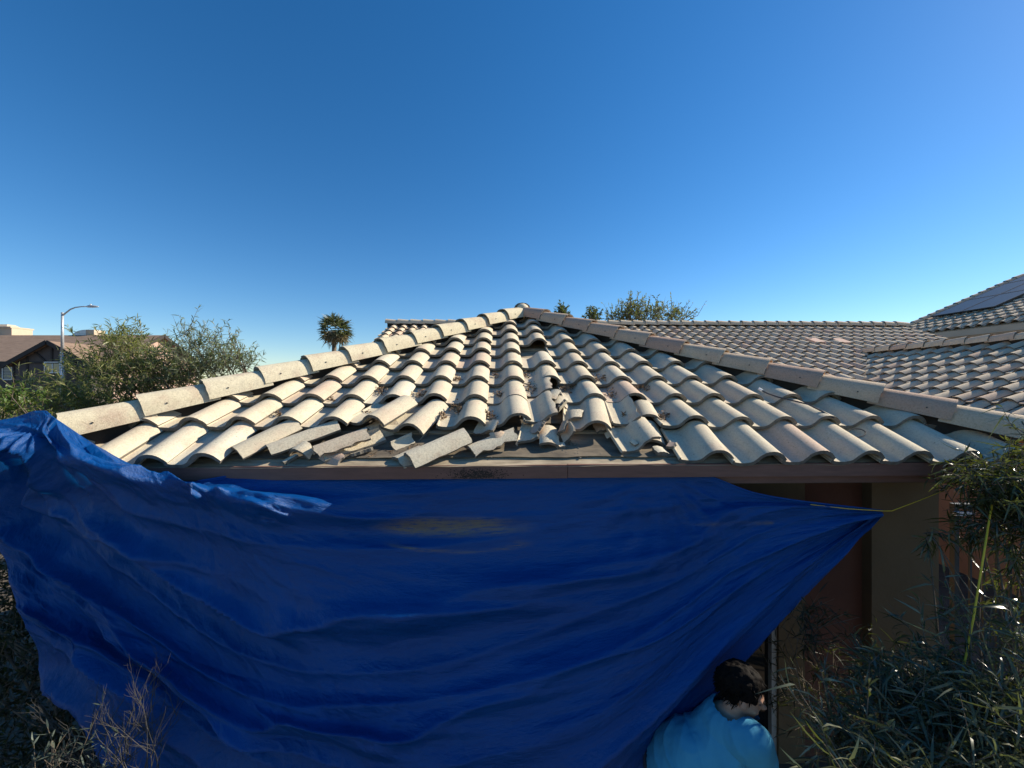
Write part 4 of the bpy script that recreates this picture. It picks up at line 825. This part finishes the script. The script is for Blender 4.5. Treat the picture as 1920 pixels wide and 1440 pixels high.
# ------------------------------------------------------------------ brown two-storey house far left
def brown_house():
    root = empty('house', (-36, 34, 0), 'brown two-storey house with half-timbered gable and shingle roof at the far left', 'house')
    xr = -32.2; yr = 36.0; hd = 4.3; rz = CZ + 4.45; ez = CZ + 2.05; xl = -62
    mb = MB(); ov = .45; k = (rz - ez) / hd
    def pl(a, b, c, d, th=.12): mb.add([Vector(q) for q in (a, b, c, d)] + [Vector(q) - Vector((0, 0, th)) for q in (a, b, c, d)], [(0,1,2,3),(7,6,5,4),(0,4,5,1),(1,5,6,2),(2,6,7,3),(3,7,4,0)])
    pl((xl, yr - hd - ov, ez - k * ov), (xr + ov, yr - hd - ov, ez - k * ov), (xr + ov, yr, rz), (xl, yr, rz)); pl((xl, yr, rz), (xr + ov, yr, rz), (xr + ov, yr + hd + ov, ez - k * ov), (xl, yr + hd + ov, ez - k * ov))
    # front gable roof
    gx = -35.4; gy = 30.4; gh = 3.0; gz = px(115, 640, gy).z; ge = gz - 1.62; kk = 1.62 / gh; back = yr - .5
    pl((gx - gh - .4, gy - .35, ge - .4 * kk), (gx, gy - .35, gz), (gx, back, gz), (gx - gh - .4, back, ge - .4 * kk)); pl((gx, gy - .35, gz), (gx + gh + .4, gy - .35, ge - .4 * kk), (gx + gh + .4, back, ge - .4 * kk), (gx, back, gz))
    roof_ = mb.build('roof', M_SHINGLE, root)
    mb = MB(); mb.box2((xl, yr - hd, 0), (xr, yr - hd + .2, ez)); mb.box2((xl, yr + hd - .2, 0), (xr, yr + hd, ez)); mb.build('wall', M_BROWNW, root)
    mb = MB(); mb.box2((xr - .2, yr - hd + .2, 0), (xr, yr + hd - .2, ez)); mb.add([(xr, yr - hd, ez), (xr, yr + hd, ez), (xr, yr, rz - .14), (xr - .2, yr - hd, ez), (xr - .2, yr + hd, ez), (xr - .2, yr, rz - .14)], [(0,1,2),(5,4,3),(0,3,4,1),(1,4,5,2),(2,5,3,0)]); mb.build('wall', M_PINK, root, 'sunlit pink stucco gable end')
    mb = MB(); mb.box2((gx - gh, gy, 0), (gx + gh, gy + .2, ge)); mb.box2((gx - gh, gy + .2, 0), (gx - gh + .2, back, ge)); mb.box2((gx + gh - .2, gy + .2, 0), (gx + gh, back, ge))
    mb.add([(gx - gh, gy, ge), (gx + gh, gy, ge), (gx, gy, gz - .14), (gx - gh, gy + .2, ge), (gx + gh, gy + .2, ge), (gx, gy + .2, gz - .14)], [(0,1,2),(5,4,3),(0,3,4,1),(1,4,5,2),(2,5,3,0)]); mb.build('wall', M_BROWNW, root, 'half-timbered brown front gable wall')
    # timbers, barge boards and eave boards
    def bar(a, b, w=.16, dpt=.06): 
        a = Vector(a); b = Vector(b); mid = (a + b) / 2; L = (b - a).length; ang = math.atan2(b.z - a.z, b.x - a.x); mb.box(mid, (L, dpt, w), Matrix.Rotation(-ang, 3, 'Y'))
    mb = MB(); y = gy - .035
    bar((gx - gh + .4, y, ge - .02), (gx + gh - .4, y, ge - .02), .14); bar((gx - 1.9, y, ge - 1.5), (gx - 1.9, y, ge + .6), .14); bar((gx + 1.9, y, ge - 1.5), (gx + 1.9, y, ge + .6), .14); bar((gx, y, ge + .05), (gx, y, gz - .2), .14)
    bar((gx - .5, y - .01, ge + .08), (gx - 1.35, y - .01, ge + .85), .13); bar((gx + .5, y - .01, ge + .08), (gx + 1.35, y - .01, ge + .85), .13); bar((gx - gh + .06, y, ge - 2.6), (gx - gh + .06, y, ge + .0), .14); bar((gx - gh, y, ge - 2.62), (gx + gh, y, ge - 2.62), .18)
    yb = gy - .40; bar((gx - gh - .45, yb, ge - .45 * kk - .10), (gx, yb, gz - .08), .30, .08); bar((gx + gh + .45, yb, ge - .45 * kk - .10), (gx, yb, gz - .08), .30, .08)
    mb.build('timber', M_BROWNT, root)
    mb = MB(); mb.box2((xl, yr - hd - ov - .08, ez - k * ov - .30), (gx - gh - .5, yr - hd - ov, ez - k * ov - .02)); mb.box2((gx + gh + .5, yr - hd - ov - .08, ez - k * ov - .30), (xr + ov, yr - hd - ov, ez - k * ov - .02))
    for sgn in (-1, 1):
        a = Vector((xr + ov + .04, yr, rz - .08)); b = Vector((xr + ov + .04, yr + sgn * (hd + ov), ez - k * ov - .08)); mid = (a + b) / 2; L = (b - a).length; ang = math.atan2(b.z - a.z, b.y - a.y); mb.box(mid, (.08, L, .28), Matrix.Rotation(ang, 3, 'X'))
    mb.build('fascia', M_BROWNT, root)
    # windows
    def win(x0, x1, z0, z1, y, mat):
        m = MB(); t = .07
        m.box2((x0 - t, y - .07, z0 - t), (x1 + t, y, z0)); m.box2((x0 - t, y - .07, z1), (x1 + t, y, z1 + t)); m.box2((x0 - t, y - .07, z0), (x0, y, z1)); m.box2((x1, y - .07, z0), (x1 + t, y, z1)); m.box2(((x0 + x1) / 2 - .03, y - .06, z0), ((x0 + x1) / 2 + .03, y, z1))
        w = m.build('window', M_WHITE, root); m = MB(); m.box2((x0, y - .03, z0), (x1, y - .012, z1)); m.build('pane', mat, w)
    yw = yr - hd; a = px(7, 711, yw); b = px(40, 681, yw); win(a.x, b.x, a.z, b.z, yw, M_BLIND)
    a = px(86, 698, gy); b = px(113, 680, gy); win(a.x, b.x, a.z, b.z, gy, M_GLASS)
    # chimney and rooftop cooler
    yc = yr + 1.2; a = px(-6, 632, yc); b = px(42, 617, yc); mb = MB(); mb.box2((a.x, yc - .8, rz - 1.6), (b.x, yc + .8, b.z)); mb.box2((a.x - .1, yc - .9, b.z), (b.x + .02, yc + .9, b.z + .12))
    a2 = px(3, 617, yc); b2 = px(28, 609, yc); z0 = b.z + .12; tp = .35
    mb.add([(a2.x, yc - .6, z0), (b2.x, yc - .6, z0), (b2.x, yc + .6, z0), (a2.x, yc + .6, z0), (a2.x + tp * .6, yc - .3, b2.z), (b2.x - tp, yc - .3, b2.z), (b2.x - tp, yc + .3, b2.z), (a2.x + tp * .6, yc + .3, b2.z)], [(0,1,5,4),(1,2,6,5),(2,3,7,6),(3,0,4,7),(4,5,6,7)]); mb.build('chimney', M_TAN, roof_)
    yc = yr + .6; a = px(144, 629, yc); b = px(172, 619.5, yc); mb = MB(); n = 12; v = []
    for yy in (yc - .5, yc + .5):
        for i in range(n + 1): t = math.pi / 2 * i / n; v.append((b.x - (b.x - a.x) * math.cos(t), yy, a.z - .3 + (b.z - a.z + .3) * math.sin(t)))
        v.append((b.x, yy, a.z - .3))
    m2 = n + 2; mb.add(v, [tuple(range(m2 - 1, -1, -1)), tuple(range(m2, 2 * m2))] + [(i, i + 1, i + 1 + m2, i + m2) for i in range(n + 1)]); mb.build('roof_duct', M_STEEL, roof_)
    a = px(172, 629, yc); b = px(187, 619.5, yc); mb = MB(); mb.box2((a.x + .02, yc - .5, a.z - .3), (b.x, yc + .5, b.z)); mb.build('roof_cooler', M_TAN, roof_)
brown_house()

# ------------------------------------------------------------------ two-storey tiled house with solar panels, upper right
def solar_house():
    Yr = 16.3; Xe = .953 * Yr; zc = .1355 * Xe - .20            # deck height at the eave
    ey = Vector((-math.sin(PHI), math.cos(PHI), 0)); ex = Vector((math.cos(PHI), math.sin(PHI), 0))
    O = Vector((Xe, Yr, CZ + zc)); pl = Plane(O, ex); root = empty('house', (Xe + 4, Yr - 4, 0), 'two-storey tan house with dark solar panels on its tiled roof at the upper right', 'house')
    n = 17; me = tile_field(pl, 0, 36, 0, n, lo=True, seed=81, tintshift=0, name='roof'); ro = link('roof', me, [M_FARTILE, M_EDGE], root)
    mb_ = MB(); L = n * EXPO
    pts = [pl.P(u, l, h) for h in (-.005, -.08) for u, l in ((-.15, 0), (11, 0), (11, L), (-.15, L))]; mb_.add(pts, [(0,1,2,3),(7,6,5,4),(0,4,5,1),(1,5,6,2),(2,6,7,3),(3,7,4,0)])
    O2 = pl.P(0, L, 0) + ex * L * CT - Vector((0, 0, L * ST)); p2 = Plane(O2, -ex)
    pts = [p2.P(-u, l, h) for h in (-.005, -.08) for u, l in ((-.15, 0), (11, 0), (11, L), (-.15, L))]; mb_.add(pts, [(3,2,1,0),(4,5,6,7),(1,5,4,0),(2,6,5,1),(3,7,6,2),(0,4,7,3)]); mb_.build('roof_deck', M_DECK, root)
    a = pl.P(0, .0, 0); caps_along(pl.P(.02, 0, -.02), pl.P(.02, L, -.02), ro, M_FARTILE, seed=82, lo=True, step=.40, name='rake_tile', big=.8)
    mb_ = MB(); f0 = pl.P(0, 0, -.02) 
    ML = Matrix(((ex.x, -ey.x, 0, O.x), (ex.y, -ey.y, 0, O.y), (0, 0, 1, O.z), (0, 0, 0, 1)))
    mb_.box2((.0, -.1, -.24), (.05, 11, -.03), ML); mb_.build('fascia', M_TAN, root)
    mb_ = MB(); mb_.box2((.05, -.05, -.28), (.45, 11, -.24), ML); mb_.build('soffit', M_TAN, root)
    mb_ = MB(); w = 2 * L * CT - .45; zz = -O.z; mb_.box2((.45, .1, zz), (.62, 11, -.28), ML); mb_.box2((.62, .1, zz), (w, .28, -.2), ML); mb_.box2((w - .17, .28, zz), (w, 11, -.28), ML)
    mb_.add([ML @ Vector(q) for q in ((.45, .1, -.2), (w, .1, -.2), (L * CT, .1, L * ST - .1), (.45, .28, -.2), (w, .28, -.2), (L * CT, .28, L * ST - .1))], [(0,1,2),(5,4,3),(0,3,4,1),(1,4,5,2),(2,5,3,0)]); mb_.build('wall', M_TAN, root)
    for r_ in range(3):
        for c_ in range(2):
            m = MB(); u0 = .42 + c_ * 1.04; l0 = 1.55 + r_ * 1.70
            MP = Matrix(((pl.eu.x, pl.es.x, pl.en.x, O.x), (pl.eu.y, pl.es.y, pl.en.y, O.y), (pl.eu.z, pl.es.z, pl.en.z, O.z), (0, 0, 0, 1)))
            m.box2((u0, l0, .19), (u0 + 1.02, l0 + 1.67, .23), MP); sp_ = m.build('solar_panel', M_SOLAR, root)
            m = MB(); t = .02
            for q in (((u0, l0, .23), (u0 + 1.02, l0 + t, .236)), ((u0, l0 + 1.67 - t, .23), (u0 + 1.02, l0 + 1.67, .236)), ((u0, l0 + t, .23), (u0 + t, l0 + 1.67 - t, .236)), ((u0 + 1.02 - t, l0 + t, .23), (u0 + 1.02, l0 + 1.67 - t, .236))): m.box2(q[0], q[1], MP)
            m.box2((u0 + .3, l0 + .1, .05), (u0 + .34, l0 + 1.5, .19), MP); m.build('panel_frame', M_DARKMET, sp_)
solar_house()

# ------------------------------------------------------------------ metal gate between pier and right wing
def gate():
    y = 3.35; root = empty('metal_gate', (px(1850, 0, y).x, y, 0), 'dark metal bar gate half hidden by the tall glossy shrub', 'gate'); mb = MB(); x0 = px(1790, 0, y).x; x1 = x0 + .95; zt = CZ - 1.02
    mb.box2((x0, y, .05), (x0 + .04, y + .04, zt)); mb.box2((x1, y, .05), (x1 + .04, y + .04, zt)); mb.box2((x0 + .04, y, zt - .04), (x1, y + .04, zt)); mb.box2((x0 + .04, y, .1), (x1, y + .04, .14)); mb.build('gate_frame', M_DARKMET, root)
    for i in range(1, 8):
        m = MB(); x = x0 + .04 + i * (x1 - x0 - .04) / 8; m.box2((x - .008, y + .012, .14), (x + .008, y + .028, zt - .04)); m.build('bar', M_DARKMET, root)
    m = MB(); m.box2((x0 - .02, y - .03, zt - .09), (x0 + .14, y - .002, zt - .06)); m.build('latch', M_STEEL, root)
gate()

# ------------------------------------------------------------------ person at the right edge of the tarp
M_SKIN = simple('skin', (0.42, 0.235, 0.155), (0.48, 0.28, 0.19), 12, 0.5, 0.1, 0.002)
M_EYE = simple('eye', (0.10, 0.085, 0.075), (0.16, 0.14, 0.12), 60, 0.3, 0)
M_HAIR = simple('dark_hair', (0.004, 0.0026, 0.002), (0.008, 0.005, 0.0035), 40, 0.75, 0.4, 0.004, (1, 1, 4))
M_HAIR.node_tree.nodes['Principled BSDF'].inputs['Specular IOR Level'].default_value = 0.12
M_SHIRT = simple('light_blue_shirt', (0.05, 0.28, 0.42), (0.065, 0.33, 0.49), 5, 0.85, 0.25, 0.006)
M_TROUS = simple('dark_trousers', (0.03, 0.035, 0.05), (0.05, 0.055, 0.075), 5, 0.9, 0.2, 0.006)
def eval_mesh(o, name):
    dg = bpy.context.evaluated_depsgraph_get(); me = bpy.data.meshes.new_from_object(o.evaluated_get(dg)); me.name = name; return me
def skin_mesh(name, nodes, edges, sub=2, root=0):
    me = bpy.data.meshes.new(name); me.from_pydata([n[0] for n in nodes], edges, []); o = bpy.data.objects.new(name, me); C.objects.link(o)
    m = o.modifiers.new('skin', 'SKIN'); m.use_smooth_shade = True
    for i, n in enumerate(nodes):
        r = n[1] if hasattr(n[1], '__len__') else (n[1], n[1]); me.skin_vertices[0].data[i].radius = r; me.skin_vertices[0].data[i].use_root = (i == root)
    s_ = o.modifiers.new('sub', 'SUBSURF'); s_.levels = sub; s_.render_levels = sub
    out = eval_mesh(o, name); bpy.data.objects.remove(o); return out
def join_remesh(meshes, name, vox):
    bm = bmesh.new()
    for m in meshes: bm.from_mesh(m)
    me = bpy.data.meshes.new(name); bm.to_mesh(me); bm.free(); o = bpy.data.objects.new(name, me); C.objects.link(o)
    r = o.modifiers.new('remesh', 'REMESH'); r.mode = 'VOXEL'; r.voxel_size = vox; r.use_smooth_shade = True
    s_ = o.modifiers.new('smooth', 'SMOOTH'); s_.iterations = 3; s_.factor = .4
    out = eval_mesh(o, name); bpy.data.objects.remove(o); return out
def ellip_raw(c, r, M=None, sub=4):
    bm = bmesh.new(); bmesh.ops.create_icosphere(bm, subdivisions=sub, radius=1)
    for v in bm.verts:
        q = Vector((v.co.x * r[0], v.co.y * r[1], v.co.z * r[2])); q = M @ q if M else q; v.co = q + Vector(c)
    me = bpy.data.meshes.new('e'); bm.to_mesh(me); bm.free(); return me
def person():
    Yp = 1.95; hc = px(1392, 1296, Yp)                           # middle of the head
    base = Vector((.90, 2.0, 0)); root = empty('person', base, 'person in light blue shirt with short dark hair, bending beside the tarp', 'person')
    # bent forward and facing right (+X), so the right shoulder is the one near the camera
    rx = Vector((.40, -.916, 0)).normalized()
    pel = Vector((.84, 2.03, .84)); wa = Vector((.90, 2.01, .98)); ch = px(1345, 1402, 1.97); uc = px(1366, 1366, 1.96); nk = px(1381, 1338, 1.95); hb = hc + Vector((-.035, 0, -.075))
    shR = px(1411, 1392, 1.83); shL = px(1352, 1385, 2.12)
    elR = shR + Vector((.09, -.01, -.25)); wrR = elR + Vector((.10, .09, -.19)); elL = shL + Vector((.12, .05, -.21)); wrL = elL + Vector((.10, .03, -.18))
    hipR = pel + rx * .09 + Vector((0, 0, -.05)); hipL_ = pel - rx * .09 + Vector((0, 0, -.05))
    knR = Vector((1.00, 1.93, .47)); anR = Vector((.88, 1.90, .09)); toR = anR + Vector((.17, .05, -.055)); knL = Vector((.96, 2.13, .47)); anL = Vector((.84, 2.14, .09)); toL = anL + Vector((.17, .06, -.055))
    fwd = Vector((-rx.y, rx.x, 0)); parts = []
    def sweep(A, ra, B, rb, n=7, flat=1.0):                     # tapered limb or trunk; flat < 1 is shallower front to back
        for k in range(n + 1):
            t = k / n; r = ra + (rb - ra) * t; parts.append(ellip_raw(A.lerp(B, t), (r, r * flat, r * flat), Matrix((rx, fwd, Vector((0, 0, 1)))).transposed(), 3))
    sweep(pel, .165, wa, .150, 6, .80); sweep(wa, .140, ch, .158, 8, .74); sweep(ch, .158, uc, .122, 7, .76); sweep(uc, .120, nk, .062, 6, .9); sweep(nk, .058, hb, .054, 5)
    sweep(uc, .10, shR, .066, 6); sweep(ch, .12, shL, .068, 6); sweep(shR, .064, elR, .046); sweep(elR, .045, wrR, .028, 9); sweep(shL, .064, elL, .046); sweep(elL, .045, wrL, .028, 9)
    for hp_, kn, an, to in ((hipR, knR, anR, toR), (hipL_, knL, anL, toL)):
        sweep(pel.lerp(hp_, .5), .12, hp_, .100, 4, .95); sweep(hp_, .100, kn, .062, 9); sweep(kn, .062, kn.lerp(an, .35), .060, 5); sweep(kn.lerp(an, .35), .060, an, .038, 8); sweep(an, .040, to, .030, 7)
    # head: turned to the right (+X) and tilted down
    Mh = Matrix.Rotation(R(-20), 3, 'Z') @ Matrix.Rotation(R(16), 3, 'Y') # local +X is the face
    HS = .95
    def hp(x, y, z): return hc + Mh @ (Vector((x, y, z)) * HS)
    def ellip(c, r, M=None, sub=4): return ellip_raw(c, [q * HS for q in r], M, sub)
    parts += [ellip(hp(-.012, 0, .025), (.098, .078, .092), Mh), ellip(hp(.018, 0, -.035), (.074, .063, .088), Mh), ellip(hp(.055, 0, -.088), (.030, .032, .026), Mh, 3), ellip(hp(.100, 0, -.028), (.024, .012, .017), Mh, 3), ellip(hp(.094, 0, -.008), (.012, .010, .030), Mh, 3),
              ellip(hp(.072, 0, .015), (.026, .055, .013), Mh, 3), ellip(hp(.083, 0, -.060), (.012, .026, .008), Mh, 3), ellip(hp(.082, 0, -.071), (.012, .022, .008), Mh, 3)]
    for s_ in (-1, 1): parts += [ellip(hp(-.005, s_ * .076, -.018), (.018, .010, .031), Mh, 3), ellip(hp(-.008, s_ * .082, -.012), (.012, .006, .022), Mh, 3), ellip(hp(.056, s_ * .034, -.045), (.026, .024, .022), Mh, 3)]
    # hands: palm, four unequal curled fingers and a thumb from the side of the palm
    for wr, el, side in ((wrR, elR, 1), (wrL, elL, -1)):
        d = (wr - el).normalized(); upv = Vector((0, 0, 1)) - d * d.z; upv.normalize(); sd_ = d.cross(upv) * side; pal = wr + d * .055
        parts.append(ellip(pal, (.034, .052, .017), Matrix((sd_, d, upv)).transposed(), 3))
        for q, (o_, L) in enumerate(((-.024, .070), (-.008, .082), (.008, .078), (.023, .060))):
            a = wr + d * .088 + sd_ * o_; b = a + d * L * .45 - upv * .006; c_ = b + d * L * .32 - upv * L * .30; e = c_ + d * L * .12 - upv * L * .28
            parts.append(skin_mesh('f', [(wr + d * .05 + sd_ * o_ * .8, .009), (a, .0095), (b, .0085), (c_, .008), (e, .0068)], [(0,1),(1,2),(2,3),(3,4)], 1))
        a = wr + d * .035 - sd_ * .024; parts.append(skin_mesh('f', [(wr + d * .02, .011), (a, .011), (a + d * .030 - sd_ * .016 - upv * .008, .010), (a + d * .055 - sd_ * .016 - upv * .018, .008)], [(0,1),(1,2),(2,3)], 1))
    body = join_remesh(parts, 'body', .0065); link('body', body, M_SKIN, root)
    for s_ in (-1, 1):                                           # eyes sit in the sockets, brows above
        link('eye', ellip(hp(.073, s_ * .032, -.004), (.009, .011, .007), Mh, 3), M_EYE, root)
        link('eyebrow', ellip(hp(.086, s_ * .032, .018), (.008, .020, .005), Mh, 3), M_HAIR, root)
    # hair: a shaped cap with a ragged edge
    hair = []
    bm = bmesh.new(); bmesh.ops.create_icosphere(bm, subdivisions=5, radius=1)
    for v in bm.verts:
        p = v.co.copy(); r = Vector((.112, .094, .108)); n_ = .010 * mnoise.fractal(Vector((p.x * 5, p.y * 5, p.z * 2)), 1, 2, 4) + .004 * mnoise.noise(p * 24)
        q = Vector((p.x * r.x, p.y * r.y, p.z * r.z)) + p * n_
        v.co = hp(q.x - .020, q.y, q.z + .030)
    dele = []
    for v in bm.verts:
        q = (Mh.transposed() @ (v.co - hc)) / HS; edge = .006 * mnoise.noise(v.co * 40)
        if (q.x > .055 + edge and q.z < .055 + edge) or (q.x > -.026 and q.z < .004 + edge) or q.z < -.075 + edge: dele.append(v)
    bmesh.ops.delete(bm, geom=dele, context='VERTS'); me = bpy.data.meshes.new('hair'); bm.to_mesh(me); bm.free()
    for p in me.polygons: p.use_smooth = True
    ho = link('hair', me, M_HAIR, root)
    rs = np.random.default_rng(2); n = 900; d = rs.normal(size=(n, 3)); d /= np.linalg.norm(d, axis=1, keepdims=True); Bh, Dh = [], []
    for q in d:
        lp = Vector((q[0] * .108 - .018, q[1] * .090, q[2] * .104 + .028))
        if (lp.x > .040 and lp.z < .075) or (lp.x > -.025 and lp.z < .012) or lp.z < -.06: continue
        Bh.append(list(hp(*lp))); dd = Mh @ Vector((q[0] * .35 - .3 * (lp.z < .06) + .25 * (lp.x > 0), q[1] * .4, q[2] * .25 - .65)); Dh.append(list(dd.normalized()))
    lo = leaves('h', np.array(Bh), np.array(Dh), np.full(len(Bh), .026), np.full(len(Bh), .0028), rs, .25, M_HAIR, root, 'hair_strands')
    # shirt and trousers follow the body
    segs = [('s', pel, wa), ('s', wa, ch), ('s', ch, uc), ('s', uc, nk), ('n', nk.lerp(hb, .75), hc), ('s', ch, shR), ('s', ch, shL), ('s', shR, elR), ('s', elR, elR.lerp(wrR, .5)), ('f', elR.lerp(wrR, .62), wrR), ('s', shL, shL.lerp(elL, .80)), ('f', shL.lerp(elL, .86), elL), ('f', elL, wrL),
            ('t', pel + Vector((0, 0, -.02)), hipR), ('t', pel + Vector((0, 0, -.02)), hipL_), ('t', hipR, knR), ('t', hipL_, knL), ('t', knR, anR + Vector((0, 0, .05))), ('t', knL, anL + Vector((0, 0, .05))), ('f', anR, toR), ('f', anL, toL), ('f', wrR, wrR + (wrR - elR) * .8), ('f', wrL, wrL + (wrL - elL) * .8)]
    def near(q):
        best = (9, 'f')
        for k, a_, b_ in segs:
            ab = b_ - a_; t = max(0, min(1, (q - a_).dot(ab) / max(ab.length_squared, 1e-9))); best = min(best, ((q - (a_ + ab * t)).length, k))
        return best[1]
    kinds = [near(v.co) for v in body.vertices]
    for kind, nm_, mat_, off in (('s', 'shirt', M_SHIRT, .016), ('t', 'trousers', M_TROUS, .014)):
        bm = bmesh.new(); bm.from_mesh(body); bm.verts.ensure_lookup_table()
        bmesh.ops.delete(bm, geom=[v for v in bm.verts if kinds[v.index] != kind], context='VERTS')
        for v in bm.verts:
            q = v.co; n_ = off + .010 * mnoise.fractal(Vector((q.x * 9, q.y * 9, q.z * 5)), 1, 2, 4) + .007 * (1 - abs(math.sin(15 * (q.z + .8 * q.x) + 5 * mnoise.noise(q * 5)))) ** 2; v.co = q + v.normal * max(n_, .006)
        m_ = bpy.data.meshes.new(nm_); bm.to_mesh(m_); bm.free()
        for p in m_.polygons: p.use_smooth = True
        link(nm_, m_, mat_, root)
    for an, to in ((anR, toR), (anL, toL)):
        link('shoe', skin_mesh('shoe', [(an + Vector((-.02, -.05, -.045)), .045), (an + Vector((.01, .02, -.042)), .050), (to + Vector((.01, .02, .0)), (.046, .034))], [(0,1),(1,2)], 2), M_DARKMET, root)
person()
